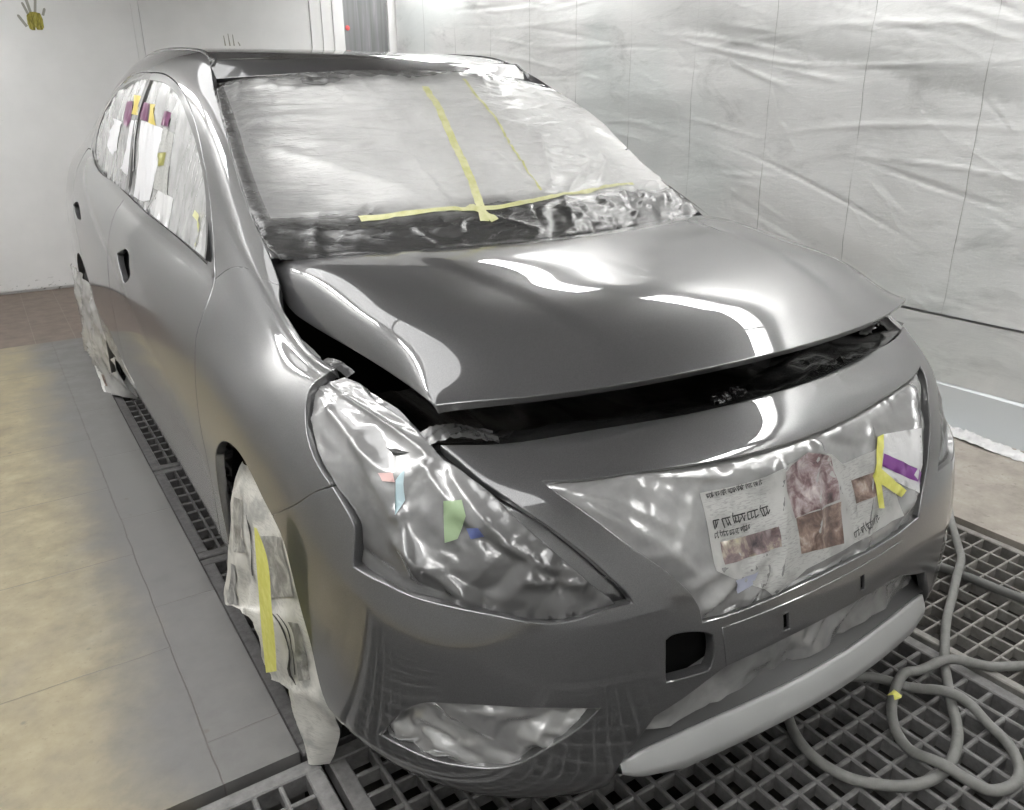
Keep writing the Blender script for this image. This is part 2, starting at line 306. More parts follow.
def fold_list(items):
    """items (p0,p1,width,height)"""
    def f(q):
        out=np.zeros(len(q))
        for a,b,w,h in items:
            a=np.array(a);b=np.array(b);d=b-a;L=np.hypot(*d);d=d/L
            s=(q-a)@d;t=-(q-a)[:,0]*d[1]+(q-a)[:,1]*d[0]
            e=np.clip(np.minimum(s,L-s)/(.15*L)+.6,0,1)
            out+=h*e*np.exp(-np.abs(t/w)**1.3)
        return out
    return f
def crumple(seed,scale,amp):
    """faceted crumple: distance based cells"""
    def f(q):
        out=np.empty(len(q))
        for i,(x,y) in enumerate(q):
            d,_=mnoise.voronoi(Vector((x*scale+seed*3.1,y*scale,seed)))
            out[i]=(d[0]-.5*d[1])*amp*1.6+amp*.5*mnoise.noise(Vector((x*scale*.4,y*scale*.4,seed)))
        return out
    return f
def facets(seed,scale,amp,stretch=(1,1),warp=.35):
    """piecewise linear creases on a warped triangular lattice, like crushed foil"""
    r=np.random.RandomState(seed);T=r.uniform(-1,1,(64,64));A=r.uniform(0,6.28,6)
    def f(q):
        x=q[:,0]*scale*stretch[0];y=q[:,1]*scale*stretch[1]
        X=x+warp*np.sin(1.3*y+A[0])+warp*.6*np.sin(2.9*y-1.7*x+A[1]);Y=y+warp*np.sin(1.6*x+A[2])+warp*.6*np.sin(2.3*x+2.1*y+A[3])
        i=np.floor(X).astype(int);j=np.floor(Y).astype(int);u=X-i;v=Y-j
        t=lambda a,b:T[a%64,b%64]
        flip=(t(i*7+3,j*5+1)>0)
        a=np.where(u+v<1,t(i,j)*(1-u-v)+t(i+1,j)*u+t(i,j+1)*v,t(i+1,j+1)*(u+v-1)+t(i,j+1)*(1-u)+t(i+1,j)*(1-v))
        b=np.where(u>v,t(i,j)*(1-u)+t(i+1,j)*(u-v)+t(i+1,j+1)*v,t(i,j)*(1-v)+t(i,j+1)*(v-u)+t(i+1,j+1)*u)
        return amp*np.where(flip,a,b)
    return f
# ---------------------------------------------------------------- panels
def inpoly(P,poly):
    x,y=P[:,0],P[:,1];c=np.zeros(len(P),bool);n=len(poly)
    for i in range(n):
        x0,y0=poly[i];x1,y1=poly[i-1]
        if y0==y1: continue
        c^=((y0>y)!=(y1>y))&(x<(x1-x0)*(y-y0)/(y1-y0)+x0)
    return c
def polydist(P,poly):
    d=np.full(len(P),1e9);n=len(poly)
    for i in range(n):
        a=poly[i-1];b=poly[i];e=b-a;L=e@e
        if L<1e-14: continue
        t=np.clip(((P-a)@e)/L,0,1);q=a+t[:,None]*e-P;d=np.minimum(d,np.hypot(q[:,0],q[:,1]))
    return d
def area(p): return .5*np.sum(p[:,0]*np.roll(p[:,1],-1)-p[:,1]*np.roll(p[:,0],-1))
def resample(p,sp):
    out=[]
    for i in range(len(p)):
        a=p[i];b=p[(i+1)%len(p)];n=max(1,int(round(np.hypot(*(b-a))/sp)))
        for k in range(n): out.append(a+(b-a)*k/n)
    return np.array(out)
def smooth_loop(p,ang=35,n=4):
    """round polyline between sharp corners with a Catmull-Rom pass"""
    m=len(p);out=[];cor=[]
    for i in range(m):
        a=p[i]-p[i-1];b=p[(i+1)%m]-p[i]
        c=abs(math.degrees(math.atan2(a[0]*b[1]-a[1]*b[0],a@b)));cor.append(c>ang)
    for i in range(m):
        p1=p[i];p2=p[(i+1)%m]
        p0=p[i-1] if not cor[i] else 2*p1-p2
        p3=p[(i+2)%m] if not cor[(i+1)%m] else 2*p2-p1
        L=np.hypot(*(p2-p1))
        if L<.004: out.append(p1);continue
        l0=max(np.hypot(*(p1-p0)),1e-6);l2=max(np.hypot(*(p3-p2)),1e-6)
        m1=((p1-p0)/l0*L+(p2-p1))*.5;m2=((p3-p2)/l2*L+(p2-p1))*.5
        for k in range(n):
            t=k/n;out.append((2*t**3-3*t*t+1)*p1+(t**3-2*t*t+t)*m1+(-2*t**3+3*t*t)*p2+(t**3-t*t)*m2)
    return np.array(out)
def inset_loop(p,d):
    """move the loop inwards (d>0) in the uv plane"""
    if d==0: return p
    s=1 if area(p)>0 else -1
    e=np.roll(p,-1,0)-p;e/=np.linalg.norm(e,axis=1,keepdims=True)+1e-12
    n=np.stack([-e[:,1],e[:,0]],1)*s
    a=np.roll(n,1,0)+n;L=np.linalg.norm(a,axis=1,keepdims=True);a=a/np.maximum(L,.5)
    k=1/np.clip((a*n).sum(1,keepdims=True),.5,1)
    return p+a*d*k
def panel(name,g,loops,sp,mat,parent,off=0.,flange=.018,r=.0025,inset=0.,h=None,custom=None,smooth=True,mirror=False,corner=35,back=None):
    ls=[]
    for i,l in enumerate(loops):
        l=np.array(l,float)
        if mirror: l=l*[-1,1]
        if smooth: l=smooth_loop(l,corner)
        l=resample(l,sp)
        keep=[0]
        for k in range(1,len(l)):
            if np.hypot(*(l[k]-l[keep[-1]]))>sp*.25: keep.append(k)
        if np.hypot(*(l[keep[-1]]-l[keep[0]]))<sp*.25 and len(keep)>3: keep.pop()
        l=l[keep]
        ls.append(inset_loop(l,inset if i==0 else -inset))
    o=ls[0];lo=o.min(0);hi=o.max(0)
    xs=np.arange(lo[0]+sp/2,hi[0],sp);ys=np.arange(lo[1]+sp/2,hi[1],sp*.87)
    P=np.array([(x+(sp/2 if j%2 else 0),y) for j,y in enumerate(ys) for x in xs]).reshape(-1,2)
    if len(P):
        k=inpoly(P,o)
        for l in ls[1:]: k&=~inpoly(P,l)
        P=P[k]
        if len(P):
            k=np.ones(len(P),bool)
            for l in ls: k&=polydist(P,l)>sp*.55
            P=P[k]
    V=[];E=[]
    for l in ls:
        b=len(V);V+=l.tolist();E+=[(b+i,b+(i+1)%len(l)) for i in range(len(l))]
    V+=P.tolist()
    vo,eo,fo,_,_,_=mgeo.delaunay_2d_cdt([Vector(v) for v in V],E,[],0,1e-6)
    q=np.array([(v.x,v.y) for v in vo]);f=np.array([t for t in fo if len(t)==3],int)
    c=q[f].mean(1);k=inpoly(c,o)
    for l in ls[1:]: k&=~inpoly(c,l)
    f=f[k]
    used=np.unique(f);mp=-np.ones(len(q),int);mp[used]=np.arange(len(used));f=mp[f];q=q[used]
    n=g.nrm(q[:,0],q[:,1]);p=g.ev(q[:,0],q[:,1])+n*off
    hh=None
    if h is not None:
        hh=h(q);p=p+n*hh[:,None]
    # face orientation
    fn=np.cross(p[f[:,1]]-p[f[:,0]],p[f[:,2]]-p[f[:,0]]);s=(fn*n[f[:,0]]).sum(1)<0
    f[s]=f[s][:,::-1]
    fl=f.tolist();Vt=p.tolist();N=n.tolist();UV=q.tolist()
    if flange>0:
        ec={}
        for t in fl:
            for a,b in ((t[0],t[1]),(t[1],t[2]),(t[2],t[0])): ec[(a,b)]=1
        be=[(a,b) for (a,b) in ec if (b,a) not in ec]
        tv={}
        for a,b in be:
            e=p[b]-p[a];t=np.cross(e,n[a])
            tv[a]=tv.get(a,0)+t;tv[b]=tv.get(b,0)+t
        id1={};id2={};id3={}
        for a in tv:
            t=tv[a];t=t-n[a]*(t@n[a]);t/=np.linalg.norm(t)+1e-12
            id1[a]=len(Vt);Vt.append((p[a]+t*r*.7-n[a]*r*.3).tolist());m=n[a]+t;N.append((m/np.linalg.norm(m)).tolist());UV.append(q[a].tolist())
            id2[a]=len(Vt);Vt.append((p[a]+t*r-n[a]*r).tolist());N.append(t.tolist());UV.append(q[a].tolist())
            id3[a]=len(Vt);Vt.append((p[a]+t*r-n[a]*flange).tolist());N.append(t.tolist());UV.append(q[a].tolist())
        for a,b in be:
            fl.append((b,a,id1[a],id1[b]));fl.append((id1[b],id1[a],id2[a],id2[b]));fl.append((id2[b],id2[a],id3[a],id3[b]))
    if custom is None: custom=h is None
    return mesh(name,Vt,fl,mat,parent,True,N if custom else None,UV)
def ribbon(name,g,path,w,mat,parent,off=.002,h=None,n=60,w1=None):
    """strip of width w along a uv path on a surface"""
    p=np.array(path,float);d=np.concatenate([[0],np.cumsum(np.hypot(*np.diff(p,axis=0).T))])
    q=Spl(d).W(np.linspace(0,d[-1],n))@p if len(p)>2 else p[0]+(p[1]-p[0])*np.linspace(0,1,n)[:,None]
    t=np.gradient(q,axis=0);t/=np.linalg.norm(t,axis=1,keepdims=True);s=np.stack([-t[:,1],t[:,0]],1)
    ww=np.linspace(w,w if w1 is None else w1,n)
    k=5;P=[];UV=[]
    for j in range(k):
        qq=q+s*(ww*(j/(k-1)-.5))[:,None];nn=g.nrm(qq[:,0],qq[:,1])
        hh=off+(h(qq) if h is not None else 0)
        P.append(g.ev(qq[:,0],qq[:,1])+nn*(hh*np.ones(n))[:,None]);UV.append(np.stack([np.linspace(0,d[-1],n),np.full(n,j/(k-1)*w)],1))
    P=np.array(P);UV=np.array(UV)
    o=gridmesh(name,P,mat,parent,uv=UV,flip=True)
    return o
# ================================================================ materials
def newmat(name):
    m=bpy.data.materials.new(name);m.use_nodes=True;nt=m.node_tree
    return m,nt,nt.nodes['Principled BSDF']
def N_(nt,t,**k):
    n=nt.nodes.new('ShaderNode'+t)
    for a,b in k.items():
        if a in n.inputs.keys() if hasattr(n.inputs,'keys') else False: n.inputs[a].default_value=b
        else: setattr(n,a,b)
    return n
def sset(n,**k):
    for a,b in k.items(): n.inputs[a.replace('_',' ')].default_value=b
    return n
def plain(name,c,rough=.5,metal=0.,coat=0.,spec=.5):
    m,nt,b=newmat(name);sset(b,Base_Color=(*c,1),Roughness=rough,Metallic=metal)
    b.inputs['Coat Weight'].default_value=coat;b.inputs['Coat Roughness'].default_value=.03;b.inputs['Specular IOR Level'].default_value=spec
    return m
def noise(nt,vec,scale,detail=4,rough=.55,dist=0.):
    n=nt.nodes.new('ShaderNodeTexNoise');sset(n,Scale=scale,Detail=detail,Roughness=rough,Distortion=dist)
    if vec is not None: nt.links.new(vec,n.inputs['Vector'])
    return n
def ramp(nt,fac,stops):
    r=nt.nodes.new('ShaderNodeValToRGB');e=r.color_ramp.elements
    while len(e)<len(stops): e.new(.5)
    for el,(p,c) in zip(e,stops):
        el.position=p;el.color=(*c,1) if len(c)==3 else c
    nt.links.new(fac,r.inputs['Fac']);return r
def mixc(nt,fac,a,b,mode='MIX'):
    x=nt.nodes.new('ShaderNodeMix');x.data_type='RGBA';x.blend_type=mode
    for s,v in ((0,fac),(6,a),(7,b)):
        if isinstance(v,(int,float)): x.inputs[s].default_value=v
        elif isinstance(v,tuple): x.inputs[s].default_value=(*v,1)
        else: nt.links.new(v,x.inputs[s])
    return x.outputs[2]
def math_(nt,op,a,b=None,c=None,clamp=False):
    x=nt.nodes.new('ShaderNodeMath');x.operation=op;x.use_clamp=clamp
    for i,v in enumerate((a,b,c)):
        if v is None: continue
        if isinstance(v,(int,float)): x.inputs[i].default_value=v
        else: nt.links.new(v,x.inputs[i])
    return x.outputs[0]
def coords(nt,kind='Object',scale=None,rot=None):
    t=nt.nodes.new('ShaderNodeTexCoord');o=t.outputs[kind]
    if scale or rot:
        mp=nt.nodes.new('ShaderNodeMapping')
        if scale: mp.inputs['Scale'].default_value=scale
        if rot: mp.inputs['Rotation'].default_value=rot
        nt.links.new(o,mp.inputs['Vector']);o=mp.outputs[0]
    return o
def bump(nt,b,hgt,strength=.3,dist=.01):
    n=nt.nodes.new('ShaderNodeBump');n.inputs['Strength'].default_value=strength;n.inputs['Distance'].default_value=dist
    nt.links.new(hgt,n.inputs['Height'])
    old=b.inputs['Normal'].links
    if old: nt.links.new(old[0].from_socket,n.inputs['Normal'])
    nt.links.new(n.outputs[0],b.inputs['Normal'])
M={}
def m_paint():
    m,nt,b=newmat('grey_metallic_paint');sset(b,Base_Color=(.255,.255,.26,1),Roughness=.30,Metallic=.38)
    b.inputs['Coat Weight'].default_value=1;b.inputs['Coat Roughness'].default_value=.015;b.inputs['Coat IOR'].default_value=2.15;b.inputs['Specular IOR Level'].default_value=.2
    v=coords(nt);n=noise(nt,v,900,1);r=ramp(nt,n.outputs[0],[(.35,(.074,.074,.076)),(.7,(.108,.108,.11))]);nt.links.new(r.outputs[0],b.inputs['Base Color'])
    n2=noise(nt,v,160,2);bump(nt,b,n2.outputs[0],.012,.002)
    return m
def m_film(name,lo,hi,rough=.22,metal=.35,scale=6,over=None,trans=0.,bumpk=.35,stretch=(1,1,1),coat=.5,fine=1.):
    m,nt,b=newmat(name);v=coords(nt,'UV');n=noise(nt,v,scale,5,.6,.4)
    r=ramp(nt,n.outputs[0],[(.3,lo),(.68,hi)]);c=r.outputs[0]
    if over: c=over(nt,v,c)
    kk=None
    if isinstance(c,tuple): c,kk=c
    nt.links.new(c,b.inputs['Base Color']);sset(b,Roughness=rough,Metallic=metal);b.inputs['Coat Weight'].default_value=coat;b.inputs['Coat Roughness'].default_value=.12
    if kk is not None:
        nt.links.new(math_(nt,'MULTIPLY',kk,.7),b.inputs['Metallic']);nt.links.new(math_(nt,'MULTIPLY_ADD',kk,-.2,rough),b.inputs['Roughness'])
    v2=coords(nt,'UV',stretch);n2=noise(nt,v2,28*fine,6,.6,1.2);bump(nt,b,n2.outputs[0],bumpk,.006)
    vo=nt.nodes.new('ShaderNodeTexVoronoi');vo.inputs['Scale'].default_value=34*fine;nt.links.new(noise_warp(nt,v2),vo.inputs['Vector']);bump(nt,b,vo.outputs['Distance'],bumpk*.6,.005)
    return m
def noise_warp(nt,v):
    n=noise(nt,v,9,3);x=nt.nodes.new('ShaderNodeVectorMath');x.operation='MULTIPLY_ADD';nt.links.new(n.outputs['Color'],x.inputs[0]);x.inputs[1].default_value=(.12,.12,.12);nt.links.new(v,x.inputs[2]);return x.outputs[0]
def sepxyz(nt,v):
    s=nt.nodes.new('ShaderNodeSeparateXYZ');nt.links.new(v,s.inputs[0]);return s.outputs
def maprange(nt,v,a,b,c=0,d=1,smooth=True):
    x=nt.nodes.new('ShaderNodeMapRange');x.interpolation_type='SMOOTHSTEP' if smooth else 'LINEAR'
    for i,k in enumerate((a,b,c,d)): x.inputs[i+1].default_value=k
    nt.links.new(v,x.inputs[0]);return x.outputs[0]
def spray_reflect_ws(nt,v,c):
    # grey overspray settled along the lower and top edges, plus a greyer left part
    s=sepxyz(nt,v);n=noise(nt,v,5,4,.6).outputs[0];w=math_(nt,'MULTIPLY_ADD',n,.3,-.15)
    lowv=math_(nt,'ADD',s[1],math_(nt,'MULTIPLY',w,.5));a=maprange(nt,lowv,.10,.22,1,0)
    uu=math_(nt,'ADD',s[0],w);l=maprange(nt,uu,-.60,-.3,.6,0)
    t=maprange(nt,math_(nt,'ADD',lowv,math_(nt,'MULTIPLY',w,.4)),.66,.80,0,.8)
    e=maprange(nt,s[0],-.585,-.54,.9,0);k=math_(nt,'MAXIMUM',math_(nt,'MAXIMUM',math_(nt,'MAXIMUM',a,l),t),e)  # e: dark reflection along the pillar edge, put into the colour
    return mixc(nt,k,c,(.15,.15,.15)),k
def over_edge(nt,v,c):
    n=noise(nt,v,7,4,.6).outputs[0];k=maprange(nt,n,.36,.70,0,.6);return mixc(nt,k,c,(.22,.22,.22))
M['paint']=m_paint()
M['ws_film']=m_film('oversprayed_windshield_film',(.46,.46,.455),(.66,.66,.65),.40,.06,4,spray_reflect_ws,bumpk=.5,stretch=(.7,2.2,1),coat=.15)
M['film']=m_film('oversprayed_clear_film',(.34,.34,.34),(.46,.46,.455),.2,.45,6,over_edge,bumpk=.06)
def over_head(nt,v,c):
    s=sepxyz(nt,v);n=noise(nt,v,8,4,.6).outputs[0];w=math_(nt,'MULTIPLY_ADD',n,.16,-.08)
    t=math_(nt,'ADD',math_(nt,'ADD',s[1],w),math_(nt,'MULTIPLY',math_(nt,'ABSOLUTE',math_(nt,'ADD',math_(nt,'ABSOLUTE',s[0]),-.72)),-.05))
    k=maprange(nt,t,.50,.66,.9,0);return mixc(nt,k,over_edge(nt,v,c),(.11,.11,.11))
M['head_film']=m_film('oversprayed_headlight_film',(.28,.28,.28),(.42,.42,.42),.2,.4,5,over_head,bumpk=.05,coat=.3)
M['dark_film']=m_film('dark_oversprayed_film',(.22,.22,.22),(.40,.40,.395),.22,.4,9,None,bumpk=.1)
M['win_film']=m_film('window_film',(.36,.36,.36),(.66,.66,.66),.14,.3,10,None,bumpk=.2)
M['bag_film']=m_film('black_plastic_film',(.006,.006,.006),(.02,.02,.02),.25,0,9,None,bumpk=.5)
M['black']=plain('black_plastic',(.012,.012,.012),.55)
M['void']=plain('dark_cavity',(.006,.006,.006),.9,spec=.1)
M['rubber']=plain('black_rubber',(.02,.02,.02),.6)
M['seal']=plain('glossy_black_seal',(.03,.03,.03),.25)
M['shelf']=plain('dark_grey_plastic',(.05,.05,.05),.45)
M['lip']=plain('silver_primer',(.38,.385,.38),.42,.25)
def m_tape():
    m,nt,b=newmat('yellow_masking_tape');v=coords(nt,'Object');n=noise(nt,v,60,3);r=ramp(nt,n.outputs[0],[(.3,(.62,.60,.10)),(.7,(.74,.72,.22))]);nt.links.new(r.outputs[0],b.inputs['Base Color']);sset(b,Roughness=.6);bump(nt,b,n.outputs[0],.2,.002);return m
M['tape']=m_tape()
def m_tape2():
    m,nt,b=newmat('oversprayed_masking_tape');v=coords(nt,'Object');n=noise(nt,v,30,3);r=ramp(nt,n.outputs[0],[(.35,(.52,.52,.24)),(.65,(.66,.65,.40))]);nt.links.new(r.outputs[0],b.inputs['Base Color']);sset(b,Roughness=.55);return m
M['tape2']=m_tape2()
def m_news(name,base=(.66,.66,.63),ink=.35,scale=1.,grey=.3):
    m,nt,b=newmat(name);v=coords(nt,'UV',(scale,scale,1))
    # columns of grey print: stretched noise lines
    s=coords(nt,'UV',(70*scale,420*scale,1));n=noise(nt,s,1.0,2,.6);k=maprange(nt,n.outputs[0],.52,.60,0,ink)
    bl=noise(nt,coords(nt,'UV',(9*scale,6*scale,1)),1.0,1);k2=math_(nt,'MULTIPLY',k,maprange(nt,bl.outputs[0],.42,.5,0,1))
    ph=nt.nodes.new('ShaderNodeTexVoronoi');ph.inputs['Scale'].default_value=9*scale;ph.distance='CHEBYCHEV';nt.links.new(v,ph.inputs['Vector'])
    c=mixc(nt,k2,base,(.10,.10,.10))
    o=noise(nt,v,14,4);k3=maprange(nt,o.outputs[0],.48,.66,0,grey);c=mixc(nt,k3,c,(.26,.26,.25))
    nt.links.new(c,b.inputs['Base Color']);sset(b,Roughness=.7);bump(nt,b,o.outputs[0],.25,.01);return m
M['news']=m_news('newsprint',(.44,.44,.425),.3,1.,.6)
M['news_cover']=m_news('crumpled_newsprint',(.60,.59,.55),.22,.8,.75)
def m_photo(name,stops,scale=30):
    m,nt,b=newmat(name);v=coords(nt,'UV');n=noise(nt,v,scale,5,.65,.6);r=ramp(nt,n.outputs[0],stops);nt.links.new(r.outputs[0],b.inputs['Base Color']);sset(b,Roughness=.35);b.inputs['Coat Weight'].default_value=.4;return m
M['photo_red']=m_photo('printed_photo_reddish',[(.3,(.05,.035,.038)),(.42,(.17,.10,.105)),(.55,(.36,.30,.30)),(.72,(.62,.56,.55))])
M['photo_brown']=m_photo('printed_photo_brown',[(.3,(.04,.028,.025)),(.45,(.13,.085,.07)),(.58,(.28,.20,.165)),(.72,(.52,.45,.39))])
M['photo_dark']=m_photo('printed_photo_dark',[(.3,(.04,.035,.04)),(.5,(.22,.16,.16)),(.62,(.42,.38,.30)),(.75,(.55,.5,.3))])
M['wheel_film']=m_film('silver_wheel_film',(.50,.50,.50),(.74,.74,.73),.18,.3,7,None,bumpk=.2)
M['scrap']=m_film('dull_grey_film_scrap',(.09,.09,.09),(.2,.2,.2),.25,.4,9,None,bumpk=.2)
M['print_grey']=m_photo('grey_newsprint_picture',[(.32,(.10,.10,.095)),(.5,(.26,.26,.25)),(.62,(.45,.45,.43)),(.75,(.58,.57,.54))],22)
M['ink']=plain('print_ink',(.03,.03,.03),.6)
M['purple']=plain('purple_print',(.20,.045,.26),.35,coat=.3)
M['yellow']=plain('yellow_print',(.62,.50,.12),.4)
M['maroon']=plain('maroon_print',(.16,.05,.12),.4)
M['white_sheet']=m_film('white_bag_film',(.62,.62,.63),(.82,.82,.82),.3,0,8,None,bumpk=.3)
M['flap_news']=m_news('white_newsprint',(.72,.72,.70),.25,1.,.2)
M['white_paper']=plain('white_paper',(.74,.74,.76),.4)
M['green']=plain('green_print',(.30,.40,.24),.4);M['blue']=plain('blue_print',(.12,.15,.34),.4);M['pink']=plain('pink_print',(.62,.42,.40),.4);M['cyan']=plain('pale_blue_print',(.45,.58,.62),.4);M['olive']=plain('olive_print',(.28,.27,.06),.5);M['lav']=plain('lavender_plastic',(.40,.42,.52),.35)
# ================================================================ CAR
UM=BODY.U[-1]-.002
car=empty('sedan_car',(0,2.2,0),'grey metallic sedan masked with film and newspaper, hood slightly raised, parked on the floor grates','car')
def CO(o):  # children keep world coordinates
    o.matrix_parent_inverse=car.matrix_world.inverted() if o.parent is car else Matrix();return o
car_inv=Matrix.Translation((0,-2.2,0))
def P_(name,g,loops,sp,mat,parent=None,**k):
    o=panel(name,g,loops,sp,mat,parent or car,**k)
    if parent is None: o.matrix_parent_inverse=car_inv
    return o
def child(o):
    if o.parent is car: o.matrix_parent_inverse=car_inv
    return o
GAP=.0045
tp=[(0,.80),(-.2,.80),(-.42,.7975),(-.62,.785),(-.75,.765)]
hl=F['head_low']
botU=[(-1.045,.03),(-1.0,.012),(-.93,.0),(-.8,-.0),(-.65,.0),(-.55,.004),(-.50,.014)]
R_half=tp+hl[::-1]+F['gap'][::-1][1:]+F['arch_bumper']+botU+F['notch'][:-1]+[(-.07,.2648)]
def sym(half):
    h=[p for p in half];m=[(-a,b) for a,b in half[::-1]]
    if abs(h[0][0])<1e-6: m=m[:-1]
    return h+m
grl=[tuple(p) for p in F['grille']]
# symmetric grille outline (average of both traced halves)
gR=[(-.5853,.679),(-.53,.668),(-.4665,.6545),(-.38,.6455),(-.27,.6435),(-.17,.643),(-.08,.6425)]
gR2=[(-.08,.3765),(-.17,.3745),(-.26,.373),(-.303,.3745),(-.309,.4025),(-.3271,.4291),(-.3663,.4634),(-.4151,.4993),(-.4516,.5308),(-.4926,.5732),(-.5376,.6214)]
gR3=[(.5853,.679),(.535,.62),(.494,.5745),(.458,.53),(.428,.497),(.393,.455),(.365,.425),(.345,.395),(.335,.3755),(.26,.373),(.17,.3745),(.08,.3765)]
grille=gR+[(-a,b) for a,b in gR[::-1]][:-1]+gR3+gR2
mir=lambda l:[(-a,b) for a,b in l]
plate=[(-.262,.353),(-.255,.268),(.255,.268),(.262,.353)]
plate_hole=[(-.235,.342),(-.232,.278),(.232,.278),(.235,.342)]
bumper=P_('front_bumper',BODY,[sym(R_half),grille,F['tow'],F['fog'],mir(F['fog']),plate_hole],.017,M['paint'],inset=.002,flange=.022,r=.003)
tag(bumper,'grey painted front bumper')
# tow-eye opening: deeper rim and dark pocket
o=P_('tow_eye_pocket',BODY,[[(-.40,.255),(-.40,.385),(-.265,.385),(-.265,.255)]],.03,M['void'],bumper,off=-.045,flange=0);tag(o,'dark square tow eye opening')
def slot(c):
    a,b=c;return [(a-.008,b-.022),(a+.008,b-.022),(a+.008,b+.022),(a-.008,b+.022)]
o=P_('plate_mount',BODY,[plate,slot((-.112,.309)),slot((.112,.309))],.02,M['paint'],bumper,off=.002,flange=.006,r=.0015);tag(o,'flat number plate mount with two slots')
# black core behind the bumper openings
o=P_('bumper_core',BODY,[[(-1.0,.10),(-.95,.38),(-.62,.60),(0,.60),(.62,.60),(.95,.38),(1.0,.10)]],.04,M['void'],bumper,off=-.075,flange=0,smooth=False)
P_('plate_backing',BODY,[[(-.25,.27),(.25,.27),(.25,.35),(-.25,.35)]],.03,M['void'],bumper,off=-.012,flange=0)
# ---- lower lip and its shelf
def lip_rows(x):
    zt=.285-.119*x*x-.095*x**4;yt=-.011+.334*x*x-.376*x**4;zb=.138+.225*x*x+.147*x**4;yb=.035+.052*x*x+.401*x**4
    e=min(max((abs(x)-.34)/.11,0),1);bk=1-.4*e;zb=min(zb,zt-.05);zb=zb+(zt-.045-zb)*.25*e*e
    return [(x,yt+.045,zt-.010),(x,yt+.010,zt-.006),(x,yt+.004,zt-.002),(x,yt,zt),(x,yt-.006*bk,zt-.006),(x,yt-.020*bk,zt-.040*bk),(x,yt-.024*bk,zt-.056*bk),(x,yt*.5+yb*.5-.016,zt*.4+zb*.6),(x,yb-.004,zb+.010),(x,yb+.008,zb),(x,yb+.06,zb-.004)]
xs=np.concatenate([np.linspace(-.45,.45,61)])
lp=np.array([lip_rows(x) for x in xs])
for e in (0,1,2): # round the ends
    for s in (e,len(xs)-1-e):
        c=lp[s].mean(0);k=[.55,.85,.97][e];lp[s,:,1:]=c[1:]+(lp[s,:,1:]-c[1:])*k
o=child(gridmesh('lower_lip',lp,M['lip'],car,flip=True));tag(o,'pale silver lower bumper lip')
sh=np.array([[(x,-.011+.334*x*x-.376*x**4+.012+d,.285-.119*x*x-.095*x**4+.012+e) for d,e in ((-.006,-.016),(.012,-.006),(.030,.012),(.048,.034))] for x in xs])
o=child(gridmesh('lip_shelf',sh,M['shelf'],car))
hf=lambda s,a:(lambda q:crumple(s,26,a)(q))
f1=facets(3,24,.012) if True else folds(3,26,(-.45,.45,.18,.28),(.03,.12),(.004,.012),(.003,.008))
P_('lower_grille_film',BODY,[[(-.44,.165),(-.40,.225),(-.345,.25),(-.243,.285),(0,.29),(.243,.285),(.345,.25),(.40,.225),(.44,.165)]],.008,M['dark_film'],off=-.028,flange=0,h=f1)
# ---- grille masking film
fg=fold_list([((-.58,.677),(-.2,.60),.010,.006),((-.55,.655),(-.33,.52),.008,.006),((-.5,.60),(-.30,.45),.012,.007),((-.33,.43),(-.20,.46),.010,.008),((-.30,.39),(-.14,.45),.012,.011),((-.29,.38),(-.19,.43),.006,-.008),
 ((-.20,.378),(-.13,.43),.009,.010),((-.17,.378),(-.10,.46),.007,-.006),((-.12,.38),(-.05,.60),.012,.008),((0,.44),(.05,.62),.011,.008),((.05,.62),(.10,.46),.010,.007),((.14,.38),(.24,.60),.012,.007),((.30,.41),(.46,.62),.010,.008),((.25,.40),(.35,.43),.01,.008),((.40,.47),(.56,.66),.008,-.006)])
fg2=folds(5,60,(-.55,.55,.37,.68),(.03,.12),(.004,.010),(.0015,.0045))
edge_g=lambda q:-.010*np.exp(-polydist(q,np.array(grille))/.012)
fg3=facets(6,14,.0035,(.8,1.3));fg4=facets(7,40,.0009)
def hg(q): return fg(q)+fg2(q)*.5+fg3(q)+fg4(q)+edge_g(q)+.004
gf=P_('grille_film',BODY,[grille],.0085,M['film'],off=-.007,inset=-.001,flange=0,h=hg);tag(gf,'oversprayed plastic film taped over the grille')
def patch(name,key,mat,parent,off,h,g=BODY,sp=.012,label=None,base=0.):
    k=F[key] if isinstance(key,str) else key
    o=panel(name,g,[k],sp,mat,parent,off=base+off,flange=0,h=h if h is not None else (lambda q:np.zeros(len(q))),corner=12)
    if parent is car: child(o)
    if label: tag(o,label)
    return o
gb=-.007
patch('newspaper_sheet',[(-.262,.575),(-.10,.578),(-.045,.59),(0.02,.60),(.09,.575),(.14,.52),(.13,.44),(.10,.405),(-.04,.40),(-.13,.375),(-.15,.395),(-.262,.45)],M['news'],gf,.0012,hg,base=gb,label='newspaper page showing through the grille film')
patch('newspaper_sheet',[(.105,.545),(.235,.54),(.265,.46),(.27,.405),(.09,.405),(.095,.47)],M['news'],gf,.0010,hg,base=gb,label='newspaper page beside the purple bag scrap')
patch('newspaper_photo','news_photo_a',M['photo_red'],gf,.002,hg,base=gb,label='reddish printed photo of a crowd')
patch('newspaper_photo','news_photo_b',M['photo_brown'],gf,.002,hg,base=gb,label='brown printed photo')
patch('newspaper_photo','news_photo_c',M['photo_dark'],gf,.002,hg,base=gb,label='wide dark printed photo of people in a row')
patch('newspaper_photo','news_photo_d',M['photo_brown'],gf,.002,hg,base=gb,label='small dark printed photo next to the tape')
patch('plastic_bag_scrap',[(.2687,.5599),(.40,.53),(.372,.465),(.335,.425),(.2213,.4993)],M['white_sheet'],gf,.0016,hg,base=gb,label='white plastic bag scrap')
patch('purple_band',[(.2521,.5252),(.366,.452),(.350,.436),(.2349,.5067)],M['purple'],gf,.0026,hg,base=gb,label='purple printed band on the bag scrap')
